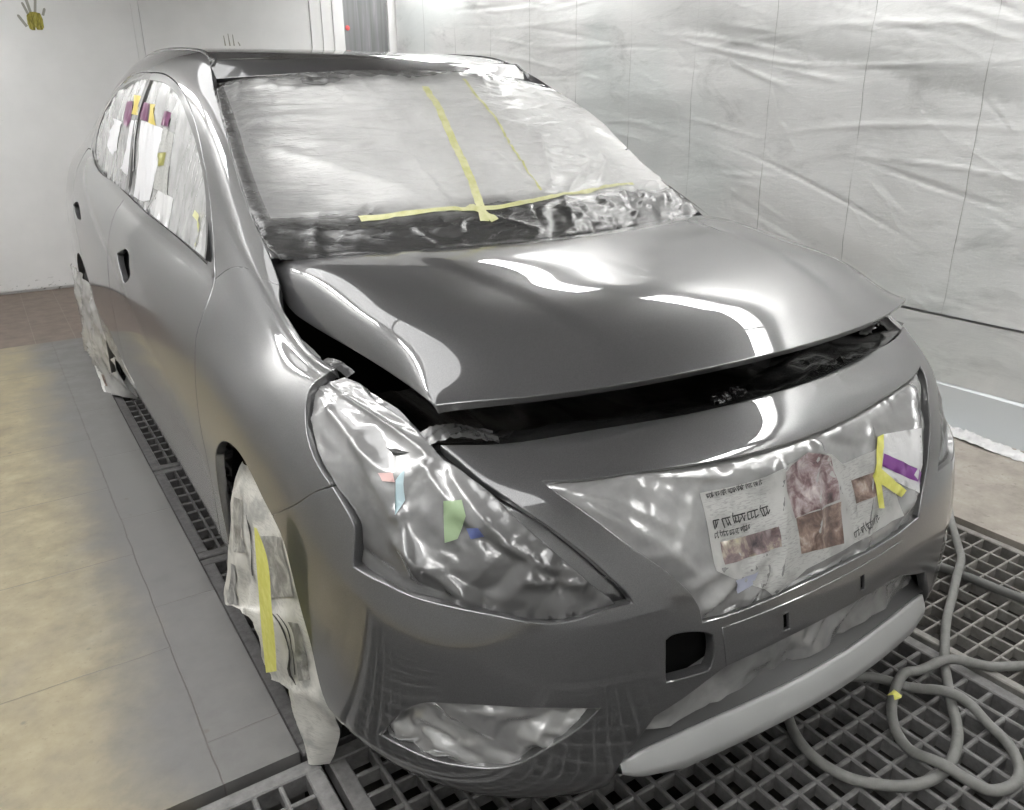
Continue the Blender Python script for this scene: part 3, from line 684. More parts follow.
patch('plastic_bag_scrap','blue_scrap',M['lav'],gf,.002,hg,base=gb,label='pale blue bag scrap')
patch('masking_tape','tape_a',M['tape'],gf,.0034,hg,base=gb,label='upright yellow masking tape strip')
patch('masking_tape','tape_b',M['tape'],gf,.0038,hg,base=gb,label='slanted yellow masking tape strip')
def scribble(name,p0,p1,hh,parent,seed,h,base,dens=1.):
    """a printed headline: blurred letter strokes hanging from a head line"""
    r=random.Random(seed);p0=np.array(p0);p1=np.array(p1);L=np.hypot(*(p1-p0));d=(p1-p0)/L;n=np.array([-d[1],d[0]])
    V=[];Fc=[];x=0
    def quad(a,b,w):
        t=(b-a)/(np.hypot(*(b-a))+1e-9);s=np.array([-t[1],t[0]])*w/2;k=len(V);V.extend([a+s,a-s,b-s,b+s]);Fc.append((k,k+1,k+2,k+3))
    while x<L-.004:
        wl=r.uniform(.35,1.3)*hh*1.6;wl=min(wl,L-x)
        quad(p0+d*x+n*hh*.45,p0+d*(x+wl)+n*hh*.45,hh*.13)
        xx=x
        while xx<x+wl-.15*hh:
            a=p0+d*xx+n*hh*.45;b=p0+d*(xx+r.uniform(-.15,.25)*hh)+n*hh*r.uniform(-.5,-.2);quad(a,b,hh*.15)
            if r.random()<.6:
                c=p0+d*(xx+r.uniform(.25,.5)*hh)+n*hh*r.uniform(-.3,.3);quad(b,c,hh*.13)
            if r.random()<.25: quad(a,a+n*hh*.35+d*hh*.2,hh*.12)
            xx+=r.uniform(.35,.6)*hh/dens
        x+=wl+hh*.35
    q=np.array(V);nn=BODY.nrm(q[:,0],q[:,1]);p=BODY.ev(q[:,0],q[:,1])+nn*(base+.0024+h(q))[:,None]
    return mesh(name,p,Fc,M['ink'],parent,False)
tag(scribble('headline_print',F['head1'][0],F['head1'][1],.016,gf,3,hg,gb),'bold black headline')
tag(scribble('headline_print',F['head2'][0],F['head2'][1],.009,gf,4,hg,gb),'second smaller headline line')
tag(scribble('headline_print',F['hl3'][0],F['hl3'][1],.013,gf,5,hg,gb),'slanted black headline beside the tape')
tag(scribble('headline_print',F['text_top'][0],F['text_top'][1],.010,gf,6,hg,gb,1.4),'grey text line at the page top')
# ---- side panels, both sides
fh=fold_list([((-.83,.715),(-.86,.60),.006,-.006),((-.86,.60),(-.80,.48),.010,.009),((-.84,.70),(-.70,.58),.014,.010),((-.78,.70),(-.60,.50),.016,.012),((-.74,.60),(-.55,.47),.012,-.009),((-.92,.50),(-.74,.455),.010,-.007),
 ((-.86,.55),(-.72,.46),.014,.010),((-.62,.49),(-.52,.47),.006,.010),((-.66,.56),(-.57,.50),.010,.010),((-.60,.53),(-.56,.47),.008,-.008),((-1.0,.70),(-.86,.58),.02,.010),((-1.1,.72),(-.92,.66),.012,.012),((-1.08,.80),(-.84,.72),.010,.012)])
fh2=folds(9,70,(-1.15,-.45,.42,.8),(.02,.09),(.003,.010),(.0015,.006));fc1=facets(2,17,.0065,(1,1.2));fc2=facets(4,42,.0018)
def hh_(q):
    w=.35+.65*np.clip((q[:,0]+.86)*6+.5,0,1)
    return fh(q)+fh2(q)*.2+fc1(q)*(.5+.7*w)+fc2(q)*w-.006
fe=F['film_head'];fhead=[]
for k_,p_ in enumerate(fe):
    if 8<=k_<=16:
        w_=.012*(k_-7)/9 if k_<15 else (.009 if k_==15 else .004);p_=(p_[0]-w_-.002,p_[1]-w_-.002)
    fhead.append(p_)
fender_top=[(-1.16,.995),(-1.25,1.0),(-1.34,1.0),(-1.40,1.0),(-1.4392,.995),(-1.4753,.985),(-1.5091,1.0),(-1.5458,1.03)]
arch_rear=[(-1.6063,.3437),(-1.62,.29),(-1.626,.24),(-1.628,.18),(-1.628,.12),(-1.625,.055)]
dgap=F['door_gap']
fender=F['arch_fender'][::-1]+arch_rear[1:]+[(-1.75,.06),(-1.728,.12),(-1.708,.2)]+dgap[::-1]+fender_top[::-1]+[tuple(p) for p in F['head_rear'][::-1]][1:]+F['gap'][::-1][0:-1]
side_top=[(-2.94,.958),(-2.69,.966),(-2.55,.966),(-2.44,.964),(-2.36,.960),(-2.27,.950),(-2.187,.935),(-2.119,.913),(-2.0629,.8935),(-2.0042,.8659),(-1.9246,.8108),(-1.8562,.7562),(-1.7989,.729)]
rear_top=[(-3.2263,.953),(-3.4874,.93),(-3.72,.90),(-3.88,.86),(-3.95,.81),(-3.96,.75)]
frame=[(-1.5458,1.03),(-1.62,1.04),(-1.8,1.045),(-2.0,1.045),(-2.2,1.045),(-2.30,1.052),(-2.42,1.075),(-2.6,1.095),(-2.9,1.095),(-3.4,1.095),(-4.02,1.095),(-4.02,.95),(-4.0,.78),(-3.96,.75)]+rear_top[::-1][1:]+side_top+[(-1.7943,.725)]
fdoor=dgap+[(-1.71,.2),(-1.735,.115),(-1.76,.068),(-2.2,.064),(-2.7,.064),(-3.0452,.066),(-3.0551,.2076),(-3.0651,.3888),(-3.0651,.5514),(-3.0502,.6811),(-3.01,.74),(-2.96,.84),(-2.91,.958)]+side_top[1:]
ffilm=[(-2.885,.935),(-2.7,.943),(-2.572,.944),(-2.42,.938),(-2.32,.925),(-2.242,.915),(-2.17,.898),(-2.105,.88),(-2.05,.855),(-1.99,.80),(-1.954,.747),(-2.1014,.7487),(-2.236,.7475),(-2.47,.7434),(-2.672,.741),(-2.985,.741),(-2.955,.80),(-2.92,.86)]
rfilm=[(-2.935,.935),(-3.1124,.935),(-3.3754,.915),(-3.65,.885),(-3.80,.84),(-3.86,.79),(-3.84,.758),(-3.68,.742),(-3.37,.737),(-3.035,.741),(-3.0,.80),(-2.965,.87)]
cgap=[(-3.80,.362),(-3.92,.44),(-4.06,.53),(-4.14,.60),(-4.16,.67),(-4.08,.735),(-3.96,.75)]
ab=F['arch_back']
ab_front=[p for p in ab if p[0]>-3.79]          # rising front edge of the rear arch
rdoor=[(-2.91,.958),(-3.0,.957)]+rear_top+cgap[::-1][1:]+ab_front+[(-3.68,.062),(-3.3,.064),(-3.0452,.066),(-3.0551,.2076),(-3.0651,.3888),(-3.0651,.5514),(-3.0502,.6811),(-3.01,.74),(-2.96,.84)]
ab_q=[p for p in ab if p[0]<=-3.79][::-1]
quarter=[(-3.96,.75),(-4.0,.78),(-4.02,.95),(-4.02,1.095),(-4.3,1.095),(-4.8,1.095),(-UM,1.095),(-UM,.03),(-5.0,.02),(-4.6,.02),(-4.40,.03)]+ab_q[::-1]+cgap[:-1]
quarter=quarter
hF=[(a+.0,b) for a,b in F['handle_front']];hR=[(a+.02,b) for a,b in F['handle_rear']]
wf=folds(21,60,(-3.0,-1.9,.72,.95),(.05,.25),(.004,.012),(.002,.006),(1.1,2.0));wf2=facets(5,13,.006,(1.2,.8))
def hw(q): return wf(q)+wf2(q)
wr=folds(22,50,(-3.9,-2.9,.72,.95),(.05,.25),(.004,.012),(.002,.006),(1.1,2.0))
def hwr(q): return wr(q)+wf2(q)
for mirror in (False,True):
    k=dict(mirror=mirror);mm=(lambda f:(lambda q:f(q*[-1,1]))) if mirror else (lambda f:f)
    S=-1 if not mirror else 1
    fd=P_('front_fender',BODY,[fender],.02,M['paint'],inset=.0025,flange=.02,**k)
    sf=P_('side_frame',BODY,[frame],.022,M['paint'],inset=.002,flange=.02,**k);tag(sf,'roof pillar and rail around the side windows')
    d1=P_('front_door',BODY,[fdoor,ffilm]+[hF],.03,M['paint'],inset=.0035,flange=.02,**k)
    P_('handle_recess',BODY,[[(a+.0,b) for a,b in [(-2.90,.50),(-2.90,.645),(-2.55,.645),(-2.55,.50)]]],.04,M['void'],d1,off=-.03,flange=0,**k)
    d2=P_('rear_door',BODY,[rdoor,rfilm]+[hR],.03,M['paint'],inset=.0035,flange=.02,**k)
    P_('handle_recess',BODY,[[(-4.15,.53),(-4.15,.62),(-3.78,.62),(-3.78,.53)]],.04,M['void'],d2,off=-.03,flange=0,**k)
    P_('quarter_panel',BODY,[quarter],.035,M['paint'],inset=.002,flange=.02,**k)
    P_('rocker_panel',BODY,[[(-1.66,.0),(-1.655,.050),(-2.4,.050),(-3.05,.05),(-3.68,.048),(-3.68,.0)]],.04,M['paint'],off=-.003,flange=.01,**k)
    w1=P_('window_film',BODY,[ffilm],.012,M['win_film'],d1,off=-.007,inset=-.002,flange=0,h=mm(hw),**k);tag(w1,'clear film over newspaper on the front side window')
    w2=P_('window_film',BODY,[rfilm],.014,M['win_film'],d2,off=-.007,inset=-.002,flange=0,h=mm(hwr),**k);tag(w2,'clear film over newspaper on the rear side window')
    hf_=P_('headlight_film',BODY,[fhead],.0085 if mirror else .006,M['head_film'],off=-.006,inset=-.0035,flange=.02,h=mm(hh_) if not mirror else (lambda q:.3*hh_(q*[-1,1])-.004),custom=False,**k);tag(hf_,'crumpled oversprayed film over the headlight')
    P_('headlight_well',BODY,[[(-.43,.425),(-.70,.43),(-.93,.455),(-.955,.54),(-1.06,.585),(-1.17,.70),(-1.18,.80),(-1.15,.97),(-1.0,.95),(-.82,.76),(-.62,.645),(-.46,.48)]],.03,M['paint'],off=-.032,flange=0,**k)
    ffo=folds(31,14,(-.9,-.5,.12,.28),(.015,.06),(.004,.012),(.003,.009));fo2=facets(8,30,.012,(.8,1.2))
    fog=P_('fog_lamp_film',BODY,[F['fog']],.0075 if mirror else .005,M['film'],off=-.014,inset=-.002,flange=0,h=mm(lambda q:ffo(q)+fo2(q)),**k);tag(fog,'crumpled film over the fog lamp opening')
    if not mirror:
        b=-.006
        patch('plastic_bag_scrap','green_scrap',M['green'],hf_,.0035,hh_,base=b,label='green printed scrap under the headlight film')
        patch('plastic_bag_scrap','blue_scrap_h',M['blue'],hf_,.0042,hh_,base=b,label='blue printed scrap under the headlight film')
        patch('plastic_bag_scrap','pink_scrap',M['pink'],hf_,.0032,hh_,base=b,label='pink printed scrap under the headlight film')
        patch('plastic_bag_scrap','cyan_scrap',M['cyan'],hf_,.0035,hh_,base=b,label='pale blue printed scrap under the headlight film')
        wb=-.007
        fx=lambda l,d=-.015:[(a,bb+d) for a,bb in l]
        patch('newspaper_sheet',fx(F['sheet_front']),M['white_paper'],w1,.002,hw,base=wb,label='white paper page behind the window film')
        patch('newspaper_sheet','sheet_bottom_front',M['white_sheet'],w1,.0012,hw,base=wb)
        patch('newspaper_sheet','sheet_front_b',M['news'],w1,.0014,hw,base=wb)
        patch('colour_print',fx(F['purple_front']),M['maroon'],w1,.003,hw,base=wb,label='maroon printed block')
        patch('colour_print',fx(F['yellow_front']),M['yellow'],w1,.003,hw,base=wb,label='yellow printed block')
        patch('colour_print',fx(F['purple_front_b']),M['maroon'],w1,.003,hw,base=wb,label='second maroon printed block')
        patch('colour_print','olive_front',M['olive'],w1,.003,hw,base=wb,label='olive printed block')
        patch('colour_print',fx(F['purple_rear']),M['maroon'],w2,.003,hwr,base=wb,label='maroon printed block on the rear window')
        patch('colour_print',fx(F['yellow_rear'],-.01),M['yellow'],w2,.003,hwr,base=wb,label='yellow printed block on the rear window')
        patch('newspaper_sheet',fx(F['white_rear']),M['white_paper'],w2,.002,hwr,base=wb)
        patch('newspaper_sheet','white_rear_b',M['white_paper'],w2,.002,hwr,base=wb)
        ribbon('masking_tape',BODY,[(-2.12,.80),(-2.08,.77),(-2.09,.75)],.012,M['tape2'],w1,wb+.004,hw,20)
    o=P_('mirror_mount_hole',BODY,[[(-1.975,.825),(-1.93,.79),(-1.875,.75),(-1.925,.745)]],.02,M['void'],d1,off=.002,flange=0,smooth=False,**k);tag(o,'black triangular opening where the door mirror was removed')
    # waist moulding, window seams
    s=1 if mirror else -1
    ms=lambda l:[(a*-1,b) for a,b in l] if mirror else l
    r_=ribbon('waist_moulding',BODY,ms([(-1.81,.728),(-2.2,.738),(-2.6,.733),(-3.0,.732),(-3.4,.729),(-3.8,.733),(-3.93,.75)]),.016,M['paint'],car,.004,n=80);child(r_)
    r_=ribbon('window_seal',BODY,ms([(-1.90,.742),(-2.2,.744),(-2.6,.738),(-3.0,.737),(-3.4,.733),(-3.75,.742)]),.008,M['seal'],car,.001,n=80);child(r_)
# ---- hood, windshield, roof
def hood_post(g,u,v,p):
    a=np.abs(p[:,0]);w=.30+.15*np.clip(v/.73,0,1);t=np.clip((w+.03-a)/.06,0,1);t=t*t*(3-2*t)
    p=p.copy();p[:,2]+=.004*t*np.clip(v/.12,0,1)*np.clip((.75-v)/.1,0,1);return p
HOOD.post=hood_post
hd=[(-.735,0),(-.5,0),(-.3,0),(0,0),(.3,0),(.5,0),(.735,0),(.735,.2),(.735,.4),(.735,.6),(.735,.73),(.5,.73),(.25,.73),(0,.73),(-.25,.73),(-.5,.73),(-.735,.73),(-.735,.6),(-.735,.4),(-.735,.2)]
hood=P_('hood',HOOD,[hd],.018,M['paint'],inset=.002,flange=.016,r=.003);tag(hood,'grey hood standing slightly open')
P_('hood_liner',HOOD,[[(-.66,.02),(.66,.02),(.66,.70),(-.66,.70)]],.05,M['void'],hood,off=-.02,flange=0,smooth=False)
wlA=fold_list([((-.45,.44),(-.15,.40),.012,.006),((-.5,.42),(-.25,.22),.02,.008),((-.35,.36),(-.18,.30),.008,-.006),((-.20,.35),(-.18,.16),.006,.006),((-.52,.55),(-.1,.53),.010,.005),((-.5,.62),(-.05,.60),.010,-.004),((-.30,.10),(-.26,.02),.005,.006),((-.55,.10),(-.2,.07),.014,.008),
 ((.1,.18),(.02,.36),.010,.006),((.12,.19),(.22,.40),.010,.006),((.18,.19),(.35,.30),.010,.007),((.30,.20),(.45,.33),.012,.007),((.35,.05),(.25,.13),.006,.007),((.45,.06),(.36,.15),.006,.007),((.2,.02),(.1,.12),.008,.006),((0,.03),(-.1,.10),.009,.006),((.5,.10),(.42,.18),.006,.008)])
wl2=folds(41,150,(-.6,.6,.15,.8),(.04,.16),(.003,.009),(.0010,.0032),(-.35,.45));wl3=folds(42,90,(-.6,.6,0,.16),(.03,.12),(.004,.010),(.0015,.005),(.3,1.4));wl4=folds(43,26,(-.6,.6,.70,.8),(.02,.06),(.006,.012),(.002,.006),(1.0,2.1))
wl=lambda q:.9*wlA(q)
wl5=facets(11,22,.004,(.7,1.2));wl6=facets(12,7,.004,(.6,1.5))
wl7=folds(44,200,(-.6,.6,.15,.8),(.02,.09),(.002,.005),(.001,.0028),(-.5,.6),3.)
def hws(q): return wl(q)*1.3+1.7*wl2(q)+1.3*wl7(q)+wl6(q)+wl5(q)*np.clip((.20-q[:,1])/.08,.12,1)+wl3(q)+wl4(q)+.002
wsl=[(-.585,-.005),(-.3,-.01),(0,-.012),(.3,-.01),(.585,-.005),(.597,.04),(.597,.3),(.597,.6),(.590,.76),(.56,.79),(.3,.792),(0,.792),(-.3,.792),(-.56,.79),(-.590,.76),(-.597,.6),(-.597,.3),(-.597,.04)]
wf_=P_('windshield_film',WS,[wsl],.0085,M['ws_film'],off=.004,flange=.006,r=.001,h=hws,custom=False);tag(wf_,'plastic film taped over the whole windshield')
ribbon('masking_tape',WS,F['tape_main'],.021,M['tape2'],wf_,.006,hws);tag(bpy.context.scene.collection.objects[-1],'long upright tape strip near the middle')
ribbon('masking_tape',WS,F['tape_second'],.012,M['tape2'],wf_,.0058,hws,w1=.006);tag(COL.objects[-1],'faint second upright tape strip to its right')
ribbon('masking_tape',WS,F['tape_cross'],.020,M['tape2'],wf_,.0064,hws,w1=.011);tag(COL.objects[-1],'tape strip running across the lower windshield')
ribbon('masking_tape',WS,F['tape_tail'],.022,M['tape2'],wf_,.0072,hws,30);tag(COL.objects[-1],'short torn tape piece over the crossing')
for s in (-1,1):
    child(ribbon('windshield_seal',WS,[(s*.599,.0),(s*.60,.2),(s*.60,.5),(s*.598,.72),(s*.588,.78)],.022,M['seal'],car,.003))
child(ribbon('windshield_seal',WS,[(-.575,.797),(-.3,.80),(0,.80),(.3,.80),(.575,.797)],.016,M['paint'],car,.004))
rl=[(-.52,.0),(-.3,0),(0,0),(.3,0),(.52,.0),(.52,.3),(.52,.6),(.52,1.1),(.52,1.7),(0,1.7),(-.52,1.7),(-.52,1.1),(-.52,.6),(-.52,.3)]
P_('roof_panel',ROOF,[rl],.03,M['paint'],inset=.003,flange=.015)
for s in (-1,1):
    child(ribbon('roof_ditch_moulding',ROOF,[(s*.517,.05),(s*.518,.3),(s*.52,.8),(s*.52,1.65)],.012,M['seal'],car,.003))
# rear glass and boot lid (seen only from other positions)
def rearrow(y,zc,v=1.09):
    s=body_at(y,v);c=np.linspace(-1,1,13);return [(a*s[0],y+.05*(1-a*a)*(1 if y>4.2 else .4),zc+(s[2]-zc)*abs(a)**2.2) for a in c]
g=np.array([rearrow(y,z) for y,z in ((3.46,1.437),(3.6,1.38),(3.8,1.29),(4.0,1.20),(4.08,1.165))]);child(gridmesh('rear_window_film',g,M['win_film'],car,flip=False,uv=g[:,:,:2]))
g=np.array([rearrow(y,z) for y,z in ((4.08,1.165),(4.15,1.155),(4.25,1.142),(4.34,1.13))]);child(gridmesh('boot_lid',g,M['paint'],car))
for s in (-1,1):
    A=[BODY.ev([s*u],[v])[0]+np.array([0,0,-.004]) for u,v in ((1.535,1.02),(1.60,1.035),(1.68,1.042),(1.76,1.043))]
    B=[HOOD.ev([s*a],[b])[0]+np.array([0,.004,-.006]) for a,b in ((.735,.70),(.715,.735),(.67,.735))]+[WS.ev([s*.575],[.03])[0]]
    P=np.array([A[0],A[1],A[2],A[3],B[3],B[2],B[1],B[0]])
    f=[(0,1,6,7),(1,2,5,6),(2,3,4,5)];child(mesh('cowl_corner',P,f if s>0 else [q[::-1] for q in f],M['paint'],car))
# ---- engine bay seen through the open front
fb=crumple(12,14,.02)
xs=np.linspace(-.70,.70,70);g=[]
for x in xs:
    y0=.184+.306*x*x+.044*x**4;z0=.778
    g.append([(x,y0+.003+d,z0+dz) for d,dz in ((0,0),(.015,.002),(.035,-.004),(.06,-.02),(.09,-.04),(.13,-.05),(.17,-.055),(.22,-.08),(.27,-.12),(.32,-.14),(.40,-.15),(.55,-.15),(.75,-.15))])
g=np.array(g);q=g[:,:,:2].reshape(-1,2)
dz=fb(q).reshape(g.shape[:2]);dz[:,:2]*=.15;g[:,:,2]+=dz
o=child(gridmesh('engine_bay_film',g,M['bag_film'],car,uv=g[:,:,:2]));tag(o,'black plastic film covering the engine bay')
mb=MB();mb.box(-.69,.69,.30,1.05,.55,.60)
child(mb.build('engine_bay_floor',M['void'],car))
for s in (-1,1):
    mb=MB();mb.box(s*.675-.01,s*.675+.01,.55,1.0,.58,.80);child(mb.build('inner_fender',M['paint'],car))
def strip3(name,pts,w,mat,lab=None,amp=.006,seed=0):
    """small crumpled strip of film following 3-D points"""
    P=catmull(np.array(pts),24);r=np.random.RandomState(seed);k=7
    g=np.array([[p+np.array(w)*(j/(k-1)-.5)+r.uniform(-amp,amp,3) for j in range(k)] for p in P])
    o=child(gridmesh(name,g,mat,car,uv=g[:,:,:2]))
    if lab: tag(o,lab)
strip3('film_scrap',[(-.645,.355,.785),(-.61,.335,.800),(-.57,.32,.795),(-.53,.30,.782)],(.01,.045,.006),M['scrap'],'grey film scrap tucked at the bumper corner',.0025,3)
strip3('film_scrap',[(.50,.33,.79),(.56,.34,.81),(.60,.36,.80),(.63,.40,.79)],(0,.03,.012),M['film'],'grey film scrap at the far bumper corner',.007,4)
strip3('film_scrap',[(-.10,.225,.775),(-.05,.225,.785),(.0,.23,.775)],(0,.02,.008),M['bag_film'],None,.006,5)
strip3('fender_bracket',[(-.688,.675,.846),(-.685,.64,.853),(-.68,.60,.852),(-.672,.575,.842)],(.02,.012,.004),M['paint'],'silvery wrapped bracket at the fender tip',.0006,6)
strip3('fender_bracket',[(-.672,.87,.84),(-.671,.80,.835),(-.672,.74,.828)],(.004,.0,.008),M['lip'],'thin bright strip in the hood gap',.0003,7)
o=child(ribbon('cowl_seal',BODY,[(1.50,1.0),(1.56,1.005),(1.64,1.01),(1.72,1.0),(1.80,.985)],.040,M['black'],car,.010,n=30,w1=.012));tag(o,'black rubber cowl end at the far windshield corner')
# ---- wheels and arches
def wheel(x,y,side):
    # tyre profile revolved about the x axis
    prof=[(-.085,.20),(-.095,.235),(-.095,.27),(-.08,.295),(-.05,.304),(0,.306),(.05,.304),(.08,.295),(.095,.27),(.095,.235),(.085,.20)]
    n=48;g=np.array([[(x+side*a,y+r*math.cos(t),.306+r*math.sin(t)) for a,r in prof] for t in np.linspace(0,2*math.pi,n,endpoint=False)])
    ty=child(gridmesh('wheel',g,M['rubber'],car,closed_u=True))
    pr=[(.085,.20),(.07,.19),(.05,.17),(.045,.10),(.06,.06),(.062,.0)]
    g=np.array([[(x+side*a,y+r*math.cos(t),.306+r*math.sin(t)) for a,r in pr] for t in np.linspace(0,2*math.pi,n,endpoint=False)])
    gridmesh('wheel_rim',g,M['lip'],ty,closed_u=True)
    return ty
def liner(y,r,side):
    t=np.linspace(-.5,math.pi+.5,40);g=np.array([[(side*x,y+r*math.cos(a),.32+r*math.sin(a)) for x in (.80,.74,.6,.48)] for a in t])
    o=child(gridmesh('wheel_arch_liner',g,M['void'],car))
    mb=[(side*.48,y,.32)]+[(side*.48,y+r*math.cos(a),.32+r*math.sin(a)) for a in t]
    mesh('liner_wall',mb,[(0,i,i+1) for i in range(1,len(t))],M['void'],o,False)
for side in (-1,1):
    wheel(side*.68,.775,side);liner(.77,.35,side);wheel(side*.735,3.44,side);liner(3.44,.36,side)
mb=MB();mb.box(-.62,.62,.20,4.25,.185,.215);child(mb.build('underbody',M['void'],car))
# ---- newspaper and film over the two visible wheels
def cover(name,rows,mat,seed,amp,label,nu=26,sub=60):
    tt=np.linspace(0,len(rows)-1,sub);W_=Spl(np.arange(len(rows))).W(tt);A=W_@np.array([r[0] for r in rows],float);B=W_@np.array([r[1] for r in rows],float);u=np.linspace(0,1,nu)
    g=A[:,None]*(1-u[None,:,None])+B[:,None]*u[None,:,None]
    g[:,:,0]-=.008*np.sin(math.pi*u)[None]
    q=g[:,:,1:].reshape(-1,2)
    f1=folds(seed,34,(q[:,0].min(),q[:,0].max(),0,.6),(.05,.2),(.006,.02),(amp*.4,amp),(1.0,2.2));f2=crumple(seed,11,amp*.9)
    d=(f1(q)+f2(q)).reshape(g.shape[:2]);g[:,:,0]-=d
    g[:,:,2]=np.maximum(g[:,:,2],.004)
    o=child(gridmesh(name,g,mat,car,uv=g[:,:,1:]));tag(o,label);return o,g
rows=[((-.80,.951,.557),(-.795,.887,.566)),((-.815,1.001,.475),(-.797,.793,.532)),((-.835,1.027,.358),(-.80,.662,.507)),((-.85,1.078,.199),(-.80,.614,.434)),((-.858,1.099,.116),(-.80,.586,.392)),((-.858,.919,.207),(-.80,.571,.367)),((-.85,.814,.202),(-.80,.545,.319)),((-.845,.806,.092),(-.80,.533,.261)),((-.84,.674,.15),(-.80,.507,.232)),((-.835,.641,.119),(-.798,.491,.212)),((-.831,.615,.057),(-.790,.50,.15)),((-.832,.595,.03),(-.787,.53,.07)),((-.832,.583,.006),(-.790,.56,.006))]
cv,cvg=cover('wheel_cover_newspaper',rows,M['news_cover'],51,.008,'crumpled newspaper sheet hung over the front wheel')
A=catmull([(-0.874, 0.602, 0.577), (-0.874, 0.621, 0.501), (-0.874, 0.644, 0.399), (-0.874, 0.665, 0.298), (-0.874, 0.679, 0.194)],40);B=catmull([(-0.874, 0.584, 0.584), (-0.874, 0.54, 0.556), (-0.874, 0.546, 0.455), (-0.874, 0.559, 0.365), (-0.874, 0.583, 0.264)],40);u=np.linspace(0,1,5)[None,:,None];g=A[:,None]*(1-u)+B[:,None]*u
gridmesh('masking_tape',g,M['tape'],cv,flip=True);tag(COL.objects[-1],'wide yellow tape strip down the newspaper')
for nm,mt,(r0,r1,c0,c1) in (('newspaper_photo',M['print_grey'],(.10,.20,.15,.42)),('newspaper_photo',M['print_grey'],(.17,.30,.62,.93)),('newspaper_photo',M['print_grey'],(.22,.34,.08,.26)),('newspaper_photo',M['print_grey'],(.44,.60,.72,.86)),('printed_line',M['ink'],(.36,.62,.60,.625)),('printed_line',M['ink'],(.40,.58,.665,.68)),('printed_line',M['ink'],(.13,.24,.50,.52)),('printed_line',M['ink'],(.365,.385,.04,.30))):
    A,B=cvg.shape[0]-1,cvg.shape[1]-1;rr=np.linspace(r0,r1,14)*A;cc=np.linspace(c0,c1,6)*B;g=[]
    for a in rr:
        row=[]
        for b in cc:
            i0=min(int(a),A-1);j0=min(int(b),B-1);fa=a-i0;fb_=b-j0
            row.append((cvg[i0,j0]*(1-fa)+cvg[i0+1,j0]*fa)*(1-fb_)+(cvg[i0,j0+1]*(1-fa)+cvg[i0+1,j0+1]*fa)*fb_+np.array([-.0022,-.0012,0]))
        g.append(row)
    g=np.array(g);gridmesh(nm,g,mt,cv,uv=g[:,:,1:])
rows=[((-.864,3.70,.581),(-.841,3.45,.565)),((-.866,3.72,.488),(-.835,3.38,.535)),((-.872,3.72,.368),(-.83,3.28,.50)),((-.876,3.70,.29),(-.825,3.22,.42)),((-.885,3.66,.18),(-.82,3.17,.33)),((-.876,3.58,.146),(-.81,3.15,.25)),((-.862,3.45,.10),(-.80,3.14,.14)),((-.855,3.32,.02),(-.735,3.16,.004))]
cv2,_=cover('wheel_cover_film',rows,M['wheel_film'],52,.014,'crinkled film and newspaper wrapped over the rear wheel')
rows=[((-.878,3.52,.14),(-.80,3.21,.17)),((-.872,3.42,.07),(-.765,3.20,.09)),((-.862,3.32,.012),(-.725,3.19,.004))]
cv3,cg=cover('newspaper_apron',rows,M['flap_news'],53,.003,'newspaper flap on the floor at the rear wheel',16,24)
a,b=int(.42*(cg.shape[0]-1)),int(.74*(cg.shape[0]-1));c,d=int(.22*(cg.shape[1]-1)),int(.62*(cg.shape[1]-1))
g=cg[a:b+1,c:d+1]+np.array([-.003,-.003,.002]);gridmesh('newspaper_photo',g,M['photo_brown'],cv3,uv=g[:,:,1:])
